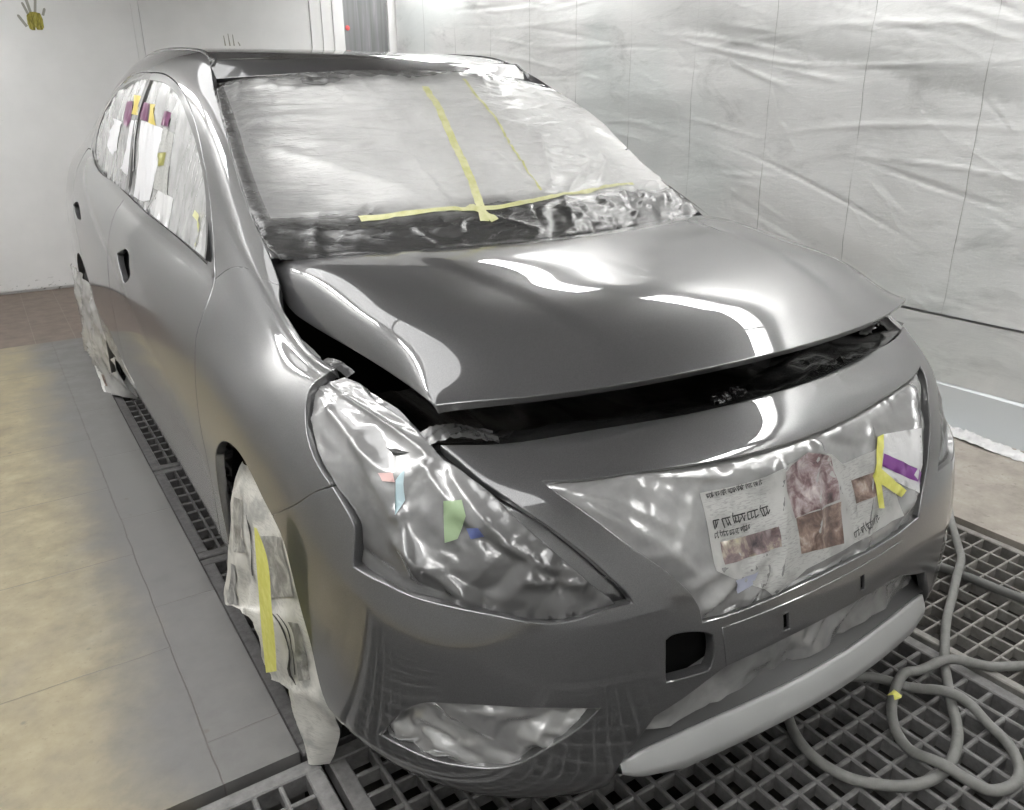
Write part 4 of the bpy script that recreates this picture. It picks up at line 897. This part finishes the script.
# ================================================================ ROOM
def struct(o,lab=None): o['kind']='structure';return o
def m_floor():
    m,nt,b=newmat('oversprayed_floor_tile');v=coords(nt);s=sepxyz(nt,v);X,Y=s[0],s[1]
    def line(expr,w): # thin dark line where fract(expr) wraps
        fr=math_(nt,'FRACT',expr);d=math_(nt,'ABSOLUTE',math_(nt,'SUBTRACT',fr,.5));return maprange(nt,d,.5-w,.5,0,1)
    wob=math_(nt,'MULTIPLY_ADD',noise(nt,v,6,3).outputs[0],.012,-.006)
    left=math_(nt,'LESS_THAN',X,-1.0)
    ya=math_(nt,'ADD',math_(nt,'DIVIDE',math_(nt,'SUBTRACT',math_(nt,'ADD',Y,wob),1.135),.533),.0);yb=math_(nt,'DIVIDE',math_(nt,'SUBTRACT',math_(nt,'ADD',Y,wob),.75),.585)
    la=math_(nt,'MULTIPLY',line(ya,.006),left);lb=math_(nt,'MULTIPLY',line(yb,.005),math_(nt,'SUBTRACT',1,left))
    xl=line(math_(nt,'DIVIDE',math_(nt,'ADD',math_(nt,'ADD',X,wob),1.0),.533),.005)
    ln=math_(nt,'MAXIMUM',math_(nt,'MAXIMUM',la,lb),math_(nt,'MULTIPLY',xl,math_(nt,'LESS_THAN',X,-.9)))
    n1=noise(nt,v,2.2,6,.6);n2=noise(nt,v,11,5,.65);n3=noise(nt,v,60,3,.6)
    tan=ramp(nt,n2.outputs[0],[(.28,(.17,.14,.08)),(.5,(.27,.23,.14)),(.72,(.37,.325,.215))]).outputs[0]
    tan=mixc(nt,maprange(nt,n3.outputs[0],.60,.72,0,.5),tan,(.16,.13,.08))
    gry=ramp(nt,n2.outputs[0],[(.3,(.105,.103,.10)),(.7,(.155,.152,.147))]).outputs[0]
    k=math_(nt,'ADD',X,math_(nt,'MULTIPLY_ADD',n1.outputs[0],.36,-.18));k=maprange(nt,k,-1.26,-1.00,0,1)
    far=maprange(nt,Y,3.2,4.4,0,.35);k=math_(nt,'MAXIMUM',k,math_(nt,'MULTIPLY',far,n1.outputs[0]))
    c=mixc(nt,k,tan,gry)
    sp=nt.nodes.new('ShaderNodeTexVoronoi');sp.inputs['Scale'].default_value=9;nt.links.new(v,sp.inputs['Vector']);sm=math_(nt,'MULTIPLY',maprange(nt,sp.outputs['Distance'],.02,.09,1,0),math_(nt,'GREATER_THAN',n1.outputs[0],.5));c=mixc(nt,math_(nt,'MULTIPLY',sm,.7),c,(.10,.09,.07))
    c=mixc(nt,math_(nt,'MULTIPLY',ln,.75),c,(.09,.08,.07))
    nt.links.new(c,b.inputs['Base Color']);nt.links.new(maprange(nt,n2.outputs[0],.3,.7,.38,.6),b.inputs['Roughness'])
    h=math_(nt,'SUBTRACT',math_(nt,'MULTIPLY',n2.outputs[0],.3),ln);bump(nt,b,h,.35,.004);return m
M['floor']=m_floor()
def m_brown():
    m,nt,b=newmat('brown_floor_tile');v=coords(nt);s=sepxyz(nt,v)
    def line(expr,w):
        fr=math_(nt,'FRACT',expr);d=math_(nt,'ABSOLUTE',math_(nt,'SUBTRACT',fr,.5));return maprange(nt,d,.5-w,.5,0,1)
    ln=math_(nt,'MAXIMUM',line(math_(nt,'DIVIDE',math_(nt,'ADD',s[0],1.08),.207),.014),line(math_(nt,'DIVIDE',math_(nt,'SUBTRACT',s[1],5.066),.62),.006))
    n=noise(nt,v,14,5,.65);c=ramp(nt,n.outputs[0],[(.3,(.105,.078,.062)),(.7,(.17,.13,.105))]).outputs[0]
    c=mixc(nt,math_(nt,'MULTIPLY',ln,.5),c,(.26,.23,.20));nt.links.new(c,b.inputs['Base Color']);sset(b,Roughness=.5);bump(nt,b,n.outputs[0],.2,.003);return m
M['brown']=m_brown()
def m_floor_r():
    m,nt,b=newmat('dusty_floor_screed');v=coords(nt);n=noise(nt,v,7,6,.7);n2=noise(nt,v,40,4,.7)
    c=ramp(nt,n.outputs[0],[(.3,(.26,.235,.205)),(.55,(.36,.33,.29)),(.75,(.46,.44,.40))]).outputs[0];c=mixc(nt,maprange(nt,n2.outputs[0],.58,.7,0,.5),c,(.16,.14,.12))
    nt.links.new(c,b.inputs['Base Color']);sset(b,Roughness=.7);bump(nt,b,n2.outputs[0],.4,.004);return m
M['floor_r']=m_floor_r()
def m_sheet(name,lo,hi,dirt,seam=True):
    m,nt,b=newmat(name);v=coords(nt);s=sepxyz(nt,v);X,Y,Z=s
    n=noise(nt,v,1.6,6,.62,.5);c=ramp(nt,n.outputs[0],[(.3,lo),(.62,hi)]).outputs[0]
    n2=noise(nt,coords(nt,'Object',(1,.8,2.4)),2.4,6,.68,.9);k=maprange(nt,n2.outputs[0],.50,.74,0,dirt);c=mixc(nt,k,c,(.36,.37,.36))
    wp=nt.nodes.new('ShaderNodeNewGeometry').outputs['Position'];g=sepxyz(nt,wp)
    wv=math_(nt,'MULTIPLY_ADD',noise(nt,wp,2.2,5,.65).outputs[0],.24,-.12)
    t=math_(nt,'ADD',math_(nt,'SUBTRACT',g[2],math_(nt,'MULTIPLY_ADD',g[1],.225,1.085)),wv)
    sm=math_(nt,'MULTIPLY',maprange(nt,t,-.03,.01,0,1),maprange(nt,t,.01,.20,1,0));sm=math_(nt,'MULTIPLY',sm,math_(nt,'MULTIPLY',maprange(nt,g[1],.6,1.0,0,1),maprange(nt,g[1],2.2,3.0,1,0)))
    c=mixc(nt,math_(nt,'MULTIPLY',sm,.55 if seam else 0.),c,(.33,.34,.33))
    n4=noise(nt,coords(nt,'Object',(1,1,1)),.9,2);c=mixc(nt,maprange(nt,n4.outputs[0],.52,.7,0,.35),c,(.62,.70,.69))
    if seam:
        yy=math_(nt,'ADD',sepxyz(nt,nt.nodes.new('ShaderNodeNewGeometry').outputs['Position'])[1],math_(nt,'MULTIPLY_ADD',noise(nt,v,3,2).outputs[0],.03,-.015))
        fr=math_(nt,'FRACT',math_(nt,'DIVIDE',math_(nt,'SUBTRACT',yy,.97),.5));d=math_(nt,'ABSOLUTE',math_(nt,'SUBTRACT',fr,.5));ln=maprange(nt,d,.493,.5,0,1)
        ln=math_(nt,'MULTIPLY',ln,maprange(nt,noise(nt,v,2.5,3).outputs[0],.38,.55,.1,.8));c=mixc(nt,ln,c,(.22,.23,.22))
    nt.links.new(c,b.inputs['Base Color']);sset(b,Roughness=.30);b.inputs['Coat Weight'].default_value=.25;b.inputs['Coat Roughness'].default_value=.15
    w=noise(nt,coords(nt,'Object',(1,1.2,5.5),(.12,0,0)),5,6,.62,1.6);bump(nt,b,w.outputs[0],.09,.02);return m
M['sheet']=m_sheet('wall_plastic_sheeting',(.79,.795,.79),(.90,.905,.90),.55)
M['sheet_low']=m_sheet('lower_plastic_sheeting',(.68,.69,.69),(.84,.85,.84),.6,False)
def m_wall(name,c0,c1,rough=.45):
    m,nt,b=newmat(name);v=coords(nt);n=noise(nt,v,2.5,5,.6);c=ramp(nt,n.outputs[0],[(.3,c0),(.7,c1)]).outputs[0]
    s=sepxyz(nt,v);d=noise(nt,coords(nt,'Object',(30,30,60)),1,3,.7);k=math_(nt,'MULTIPLY',maprange(nt,d.outputs[0],.60,.68,0,.8),maprange(nt,s[2],.02,.16,1,0));c=mixc(nt,k,c,(.12,.12,.11))
    sp=noise(nt,v,26,2);c=mixc(nt,maprange(nt,sp.outputs[0],.76,.80,0,.5),c,(.3,.3,.28))
    nt.links.new(c,b.inputs['Base Color']);sset(b,Roughness=rough);return m
M['door']=m_wall('white_painted_door',(.74,.745,.74),(.82,.82,.815))
M['wall']=m_wall('white_booth_wall',(.66,.665,.66),(.74,.745,.74))
def m_ceiling():
    m,nt,b=newmat('filter_ceiling');v=coords(nt);s=sepxyz(nt,v)
    def line(e,w):
        fr=math_(nt,'FRACT',e);d=math_(nt,'ABSOLUTE',math_(nt,'SUBTRACT',fr,.5));return maprange(nt,d,.5-w,.5,0,1)
    ln=math_(nt,'MAXIMUM',line(math_(nt,'DIVIDE',s[1],.62),.022),line(math_(nt,'DIVIDE',s[0],1.25),.010))
    n=noise(nt,v,3,4);c=ramp(nt,n.outputs[0],[(.3,(.085,.078,.075)),(.7,(.125,.115,.11))]).outputs[0];c=mixc(nt,math_(nt,'MULTIPLY',ln,.8),c,(.36,.35,.34));edge=math_(nt,'MAXIMUM',math_(nt,'LESS_THAN',s[0],-.62),math_(nt,'GREATER_THAN',s[0],1.66));c=mixc(nt,edge,c,(.72,.72,.71));nt.links.new(c,b.inputs['Base Color']);sset(b,Roughness=.8);return m
M['ceiling']=m_ceiling()
def m_grate(name,lo,hi):
    m,nt,b=newmat(name);v=coords(nt);n=noise(nt,v,35,5,.65);c=ramp(nt,n.outputs[0],[(.3,lo),(.7,hi)]).outputs[0];nt.links.new(c,b.inputs['Base Color']);sset(b,Roughness=.55,Metallic=.25);bump(nt,b,n.outputs[0],.4,.004);return m
M['grate']=m_grate('oversprayed_grate_steel',(.12,.118,.116),(.22,.217,.214))
M['grate_r']=m_grate('pale_oversprayed_grate_steel',(.20,.19,.175),(.34,.33,.31))
M['grate_d']=m_grate('dark_grate_steel',(.055,.053,.053),(.12,.117,.117))
M['pit']=m_grate('grimy_pit_floor',(.018,.017,.015),(.05,.045,.04))
M['hose']=m_grate('grey_dusty_hose',(.18,.18,.172),(.235,.235,.225));M['hose'].node_tree.nodes['Principled BSDF'].inputs['Metallic'].default_value=0
M['hose_d']=plain('dark_grey_hose',(.13,.13,.125),.5)
XL,XR,YF,YB,ZC=-1.78,2.075,-3.1,6.05,2.62
FZ=.018
mb=MB();mb.box(XL,-.843,.615,4.45,-.25,FZ);mb.box(XL,-1.70,YF,.615,-.25,FZ)
o=struct(mb.build('floor',M['floor']))
mb=MB();mb.box(XL,XR,4.455,YB,-.25,FZ-.003);mb.box(-.843,1.305,3.40,4.455,-.25,FZ-.003);struct(mb.build('trim_1',M['brown']))
mb=MB();mb.box(1.305,XR,YF,4.455,-.25,FZ);struct(mb.build('trim_2',M['floor_r']))
mb=MB();mb.box(XL,1.305,YF,3.40,-.27,-.22);struct(mb.build('trim_3',M['pit']))
mb=MB();mb.box(XR,XR+.1,YF,YB,-.2,ZC);struct(mb.build('wall_right',M['wall']))
mb=MB();mb.box(XL-.1,XL,YF,YB,-.2,ZC);struct(mb.build('wall_left',M['wall']))
mb=MB();mb.box(XL,XR,YF-.1,YF,-.2,ZC);struct(mb.build('wall_front',M['wall']))
mb=MB();mb.box(XL,XR,YB+.004,YB+.13,-.2,ZC);struct(mb.build('wall_back',M['wall']))
mb=MB();mb.box(XL,XR,YF,YB+.1,ZC,ZC+.05);struct(mb.build('ceiling',M['ceiling']))
# back wall: two white door leaves, frame, dark window
mb=MB();mb.rbox(XL+.02,-.008,YB-.012,YB+.03,.035,2.45);d1=struct(mb.build('door_1',M['door']))
mb=MB();mb.rbox(.045,1.305,YB-.012,YB+.03,.035,2.45);d2=struct(mb.build('door_2',M['door']))
mb=MB();mb.box(-.006,.042,YB-.008,YB+.03,0,2.5);struct(mb.build('trim_4',M['door']))
mb=MB();mb.box(1.318,1.41,YB-.012,YB+.03,0,2.5);mb.box(1.41,1.50,YB-.022,YB+.03,0,2.5);mb.box(1.50,1.59,YB-.034,YB+.03,0,2.5);struct(mb.build('trim_5',M['door']))
mb=MB();mb.box(XL,1.32,YB+.01,YB+.03,0,.035);struct(mb.build('door_foot_shade',M['void']))  # black strip paints the shadow gap at the foot of the doors
def m_dkwin():
    m,nt,b=newmat('dark_window_behind_film');n=noise(nt,coords(nt,'Object',(26,1,1.2),(0,.12,0)),1,4,.6,.6);c=ramp(nt,n.outputs[0],[(.35,(.17,.172,.175)),(.6,(.25,.255,.26)),(.8,(.42,.43,.43))]).outputs[0];nt.links.new(c,b.inputs['Base Color']);sset(b,Roughness=.2);return m
mb=MB();mb.box(1.592,1.995,YB,YB+.03,1.0,2.45);struct(mb.build('window_1',m_dkwin()))
mb=MB();mb.box(1.592,1.995,YB-.02,YB+.03,0,.98);mb.box(1.99,XR,YB-.03,YB+.03,0,2.5);struct(mb.build('trim_6',M['door']))
# small red lamp behind the window film
em,nt,b=newmat('red_pilot_lamp');sset(b,Base_Color=(.6,.08,.08,1));b.inputs['Emission Color'].default_value=(1,.25,.25,1);b.inputs['Emission Strength'].default_value=.25
bm=bmesh.new();bmesh.ops.create_uvsphere(bm,u_segments=16,v_segments=10,radius=.02);me=bpy.data.meshes.new('pilot_lamp');bm.to_mesh(me);bm.free();me.materials.append(em)
o=bpy.data.objects.new('pilot_lamp',me);o.location=(1.632,YB-.004,1.875);o.scale=(1,.5,1);link(o);tag(o,'small red lamp on the dark window beside the white door','lamp')
# kerb along the right wall
kb=plain('pale_blue_kerb_paint',(.76,.80,.82),.5)
mb=MB();mb.rbox(XR-.05,XR,YF,YB,FZ,.20,.01);struct(mb.build('baseboard_right',kb))
# hand print and drips on the left door leaf
pm,nt,b=newmat('olive_hand_print_paint');nn=noise(nt,coords(nt,'Object',(60,1,14)),1,4,.7);rr=ramp(nt,nn.outputs[0],[(.35,(.10,.085,.01)),(.55,(.34,.30,.04)),(.75,(.52,.50,.28))]);nt.links.new(rr.outputs[0],b.inputs['Base Color']);sset(b,Roughness=.6)
gm=plain('grey_smear_paint',(.33,.33,.29),.6)
yd=YB-.0125
hp=empty('hand_print',(-.63,yd,1.83),'olive and grey painted hand print high on the left white door','hand print')
def flat(name,pts,mat,parent,y=yd,t=.0015):
    pts=[(p[0],p[1]) for p in pts];n=len(pts);V=[(a,y-t,b) for a,b in pts]+[(a,y+.004,b) for a,b in pts]
    if area(np.array(pts))<0: f=[tuple(range(n-1,-1,-1))]
    else: f=[tuple(range(n))]
    f+=[(i,(i+1)%n,n+(i+1)%n,n+i) for i in range(n)]
    o=mesh(name,V,f,mat,parent,False)
    return o
def hpfix(o):
    if o.parent is hp: o.matrix_parent_inverse=Matrix.Translation((.63,-yd,-1.83))
    return o
hpfix(flat('palm',[(-.672,1.87),(-.676,1.82),(-.668,1.787),(-.655,1.779),(-.637,1.779),(-.631,1.80),(-.624,1.782),(-.592,1.782),(-.581,1.80),(-.579,1.85),(-.588,1.885),(-.62,1.892),(-.645,1.892)],pm,hp))
def finger(a,b,w,w2=None):
    a=np.array(a);b=np.array(b);d=(b-a)/np.hypot(*(b-a));n=np.array([-d[1],d[0]]);w2=w2 or w
    hpfix(flat('finger',[tuple(p) for p in (a-d*w*.6,a-n*w*.8,a-n*w+d*w,b-n*w2,b+n*w2,a+n*w+d*w,a+n*w*.8)],gm,hp,t=.001))
for a,b,w in (((-.722,1.868),(-.683,1.800),.009),((-.683,1.945),(-.66,1.875),.008),((-.658,1.985),(-.644,1.885),.009),((-.600,1.975),(-.618,1.885),.008),((-.556,1.915),(-.574,1.872),.008)): finger(a,b,w)
for i,(a,b) in enumerate((((.619,1.785),(.624,1.715)),((.653,1.80),(.658,1.715)),((.687,1.795),(.690,1.715)),((.722,1.745),(.735,1.718)))):
    a=np.array(a);b=np.array(b);d=(b-a)/np.hypot(*(b-a));n=np.array([-d[1],d[0]])*.005
    o=flat('paint_drip',[tuple(a-n*.5),tuple(b-n),tuple(b+n),tuple(a+n*.5)],gm,None)
    tag(o,['grey paint drip on the second white door, leftmost of four','grey paint drip on the second white door, tallest of four, second from left','grey paint drip on the second white door, third from left','short grey paint drip on the second white door, rightmost of four'][i],'paint mark','paint drips on the second door')
# ---- plastic sheeting on the right wall
def sheet(name,Yv,z0,z1,nz,x,mat,seed,label,amp=1.,ang=(-.06,.34),dens=1.):
    y0,y1=Yv[0],Yv[-1];Y,Z=np.meshgrid(Yv,np.linspace(z0,z1,nz),indexing='ij');q=np.stack([Y.ravel(),Z.ravel()],1)
    A=(y1-y0)*(z1-z0)/2.5*dens
    f1=folds(seed,int(30*A),(y0,y1,z0,z1),(.10,.50),(.004,.011),(.0015*amp,.0048*amp),ang,.12)
    f2=folds(seed+1,int(70*A),(y0,y1,z0,z1),(.03,.10),(.004,.010),(.0008*amp,.003*amp),(.3,1.2))
    f3=folds(seed+2,int(12*A),(y0,y1,z0,z1),(.4,1.2),(.08,.2),(.003*amp,.006*amp),(-.4,.4))
    h=f1(q)+f2(q)+f3(q)
    P=np.stack([x-h-.003*np.sin(q[:,0]*7+q[:,1]*3),q[:,0],q[:,1]],1).reshape(len(Yv),nz,3)
    P[:,:,0]=np.minimum(P[:,:,0],XR-.004)
    c=np.array([x,(y0+y1)/2,z0]);o=gridmesh(name,P-c,mat,None);o.location=tuple(c);tag(o,label,'plastic sheet');return o
Yf=np.concatenate([np.arange(-3.0,-.4,.04),np.arange(-.4,2.6,.0085),np.arange(2.6,6.0,.025)])
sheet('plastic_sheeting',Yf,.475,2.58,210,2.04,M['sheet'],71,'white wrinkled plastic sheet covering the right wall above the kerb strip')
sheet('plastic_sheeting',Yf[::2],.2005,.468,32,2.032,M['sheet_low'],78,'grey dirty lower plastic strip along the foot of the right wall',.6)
# crumpled film lying along the kerb
pts=catmull([(1.985,1.0,.03),(1.975,.80,.03),(1.955,.68,.035),(1.95,.58,.03),(1.95,.48,.03),(1.94,.30,.03)],60);r=np.random.RandomState(5);k=9
g=np.array([[p+np.array([.075*(j/(k-1)-.5)+r.uniform(-.006,.006),r.uniform(-.006,.006),(.012+.020*math.sin(math.pi*j/(k-1))*(.5+r.rand()))-.02]) for j in range(k)] for p in pts]);g[:,:,2]=np.maximum(g[:,:,2],FZ+.002)
o=gridmesh('crumpled_film',g-g.mean((0,1)),M['white_sheet'],uv=g[:,:,:2]*3);o.location=g.mean((0,1));tag(o,'crumpled strip of pale film lying along the kerb of the right wall','plastic film')
# ---- ceiling lights
lm,nt,b=newmat('light_diffuser');sset(b,Base_Color=(.9,.9,.9,1));b.inputs['Emission Color'].default_value=(1,.99,.97,1);b.inputs['Emission Strength'].default_value=LIGHT
hm=plain('lamp_housing',(.6,.6,.6),.4)
for sx,side in ((1.83,'right'),(-1.60,'left')):
    for y0,y1 in ((-2.7,-1.45),(-1.25,.37),(.38,2.0),(2.65,4.25),(4.6,5.8)):
        if side=='left' and y0>2.2 and y0<2.7: pass
        t=empty('ceiling_light',(sx,(y0+y1)/2,ZC),'long fluorescent light box on the ceiling along the %s wall'%side,'light','ceiling lights along the %s wall'%side)
        L=(y1-y0)/2
        mb=MB();mb.box(-.115,.115,-L,L,-.05,0);mb.box(-.115,-.10,-L,L,-.12,-.05);mb.box(.10,.115,-L,L,-.12,-.05);mb.box(-.10,.10,-L,-L+.012,-.12,-.05);mb.box(-.10,.10,L-.012,L,-.12,-.05);mb.build('housing',hm,t)  # skirts below the diffuser are added to cut grazing light on the walls
        mb=MB();mb.rbox(-.085,.085,-L+.015,L-.015,-.062,-.05,.0);mb.build('diffuser',lm,t)
pm2,nt,b=newmat('added_panel_glow');sset(b,Base_Color=(.85,.85,.85,1));b.inputs['Emission Color'].default_value=(1,1,1,1);b.inputs['Emission Strength'].default_value=2.2
for y0,y1 in ((-1.75,.2),(.23,2.2),(2.23,4.2)):  # unseen glowing panels, added to give the car broad bright reflections
    t=empty('added_glow_panel',(-.98,(y0+y1)/2,ZC),'added unseen glow panel at the ceiling along the tiled side, for broad reflections','light','added glow panels over the tiled side')
    L=(y1-y0)/2;mb=MB();mb.box(-.36,.36,-L,L,-.03,0);mb.build('housing',hm,t)
    mb=MB();mb.box(-.34,.34,-L+.02,L-.02,-.036,-.03);mb.build('diffuser',pm2,t)
# ---- grates
def grate(name,x0,x1,y0,y1,nx,ny,bar,hgt,fr,mat,label,barx=None,fmat=None):
    t=empty(name,((x0+x1)/2,(y0+y1)/2,0),label,'grate')
    cx,cy=(x0+x1)/2,(y0+y1)/2
    mb=MB();x0-=cx;x1-=cx;y0-=cy;y1-=cy;g=.003;x0+=g;x1-=g;y0+=g;y1-=g
    mb.rbox(x0,x1,y0,y0+fr,-hgt-.01,.001,.003);mb.rbox(x0,x1,y1-fr,y1,-hgt-.01,.001,.003);mb.rbox(x0,x0+fr,y0+fr,y1-fr,-hgt-.01,.001,.003);mb.rbox(x1-fr,x1,y0+fr,y1-fr,-hgt-.01,.001,.003)
    mb.build('frame',fmat or mat,t)
    bx=barx or bar
    for i in range(1,nx):
        pass
    mb=MB()
    for i in range(1,nx):
        x=x0+fr+(x1-x0-2*fr)*i/nx;mb.rbox(x-bx/2,x+bx/2,y0+fr,y1-fr,-hgt,0,min(.003,bx*.3))
    for i in range(1,ny):
        y=y0+fr+(y1-y0-2*fr)*i/ny;mb.rbox(x0+fr,x1-fr,y-bar/2,y+bar/2,-hgt,-.0012,min(.003,bar*.3))
    mb.build('bar_lattice',mat,t);return t
grate('floor_grate',-.800,.625,-.66,.605,24,20,.011,.035,.036,M['grate'],'wide chunky dark grate under the front bumper')
grate('floor_grate',.640,1.300,-.66,.98,9,29,.007,.03,.026,M['grate_r'],'pale thin-barred grate on the right where the hose lies',.007)
grate('floor_grate',.640,1.300,.985,2.3,9,24,.007,.03,.026,M['grate_r'],'thin-barred grate on the right, behind the hose, beside the car',.007)
grate('floor_grate',-.840,-.36,.615,1.55,11,11,.012,.03,.036,M['grate_d'],'narrow dark grate along the tiled floor beside the front wheel',.008)
grate('floor_grate',-.840,-.36,1.555,2.30,11,9,.012,.03,.036,M['grate_d'],'narrow dark grate along the tiled floor, middle of the three beside the car',.008)
grate('floor_grate',-.840,-.36,2.305,3.38,11,13,.012,.03,.036,M['grate_d'],'narrow dark grate along the tiled floor below the rear newspaper flap',.008)
grate('floor_grate',-1.69,-.810,-.66,.605,15,20,.011,.035,.036,M['grate'],'dark grate in front of the tiled floor edge at lower left')
grate('floor_grate',-.35,.625,.615,2.3,16,26,.011,.035,.036,M['grate'],'chunky dark grate under the middle of the car')
grate('floor_grate',-.35,1.30,2.31,3.38,26,18,.011,.035,.036,M['grate'],'chunky dark grate under the rear of the car')
grate('floor_grate',-1.69,.625,-2.2,-.67,36,24,.011,.035,.036,M['grate'],'dark grate nearest the camera, in front of the car')
grate('floor_grate',.640,1.30,-2.2,-.67,9,28,.007,.03,.026,M['grate_r'],'thin-barred grate on the right nearest the camera',.007)
# ---- hoses
def H(pts,r,z): return [(x,y,r+zz) for (x,y),zz in zip(pts,z)]
h1=[(1.42,.50),(1.294,.414),(1.215,.357),(1.122,.288),(1.028,.236),(.942,.2),(.856,.162),(.776,.128),(.712,.097),(.643,.059),(.576,.021),(.516,-.021),(.457,-.063),(.39,-.115),(.346,-.138),(.296,-.156),(.256,-.164),(.219,-.164),(.177,-.155),(.136,-.134),(.104,-.107),(.079,-.078),(.066,-.05),(.06,-.019),(.06,.014),(.068,.045),(.085,.08),(.111,.114),(.16,.155),(.22,.175),(.28,.16),(.34,.121),(.388,.087),(.409,.054),(.425,.023),(.443,-.018),(.458,-.059),(.466,-.103),(.459,-.146),(.449,-.179),(.431,-.208),(.407,-.232),(.381,-.25),(.353,-.259),(.327,-.26),(.3,-.253),(.279,-.24),(.261,-.221),(.247,-.196),(.24,-.169),(.234,-.139),(.238,-.107),(.252,-.076),(.27,-.047),(.294,-.023),(.326,.001),(.362,.02),(.397,.033),(.436,.04),(.476,.039),(.515,.03),(.554,.016),(.591,-.003),(.658,-.042),(.728,-.087),(.799,-.136),(.92,-.22)]
z=[]
for i,(x,y) in enumerate(h1):
    up=0
    if i<28:
        d=min(math.hypot(x-(.955+.063*k/40 if k<40 else 1.018),y-(.42-.432*k/40)) for k in range(41));up=.027*max(0,1-max(0,d-.03)/.08)
    if i>=31:
        # lift over earlier runs of the same hose
        d=min(math.hypot(x-a,y-b) for a,b in h1[:28]);up=.025*max(0,1-max(0,d-.02)/.06)
        if i>=50:
            d=min(math.hypot(x-a,y-b) for a,b in h1[31:46]);up=max(up,.025*max(0,1-max(0,d-.02)/.06))
    z.append(up+.001+(FZ if x>1.30 else 0))
h1=[(x*.995+(-1.172)*.005*0,y) for x,y in h1]
o=tube('air_hose',H(h1,.0115,z),.0115,M['hose'],n=420);o.data.transform(Matrix.Translation((-.4,0,0)));o.location=(.4,0,0);tag(o,'long grey hose looping over the grates at the front right of the car','hose')
h3=[(.955,.42),(.968,.34),(.982,.261),(.991,.204),(.998,.15),(1.004,.098),(1.013,.052),(1.018,-.012),(1.03,-.12)]
o=tube('air_hose',H(h3,.013,[.001]*9),.013,M['hose_d'],n=80);o.data.transform(Matrix.Translation((-1.0,0,0)));o.location=(1.0,0,0);tag(o,'straight dark hose on the thin-barred grate behind the looping hose','hose')
# scrap of yellow tape on the hose
bm=bmesh.new();r=random.Random(3)
mbv=[(-.014,-.008,0),(.0,-.014,.004),(.013,-.009,0),(.009,.004,.006),(.015,.013,.001),(-.002,.009,.005),(-.015,.011,0),(-.008,.0,.006)]
o=mesh('tape_scrap',mbv,[(0,1,7),(1,3,7),(1,2,3),(3,4,5),(3,5,7),(5,6,7)],M['tape'],None,False);o.location=(.338,.006,.04);tag(o,'tiny yellow tape scrap stuck where the hose runs cross','tape')
# ================================================================ camera and view
f,yaw,pitch,roll=794.65495,0.57388,0.36595,-0.00796
cy,sy,cp,sp_=math.cos(yaw),math.sin(yaw),math.cos(pitch),math.sin(pitch)
w=Vector((sy*cp,cy*cp,-sp_));rt=Vector((cy,-sy,0));up=rt.cross(w);c,s=math.cos(roll),math.sin(roll)
r2=c*rt+s*up;u2=-s*rt+c*up
cam=bpy.data.cameras.new('camera');co=bpy.data.objects.new('camera',cam);link(co)
co.matrix_world=Matrix(((r2.x,u2.x,-w.x,-1.17262),(r2.y,u2.y,-w.y,-.7388),(r2.z,u2.z,-w.z,1.30772),(0,0,0,1)))
cam.sensor_fit='HORIZONTAL';cam.sensor_width=36;cam.lens=36*f/1024;cam.clip_start=.02
SC.camera=co
wd=bpy.data.worlds.new('world');SC.world=wd;wd.use_nodes=True;wd.node_tree.nodes['Background'].inputs[0].default_value=(.5,.5,.5,1);wd.node_tree.nodes['Background'].inputs[1].default_value=.3
vs=SC.view_settings;vs.view_transform='Standard';vs.look='None';vs.gamma=1;vs.use_curve_mapping=False;vs.exposure=EXPO
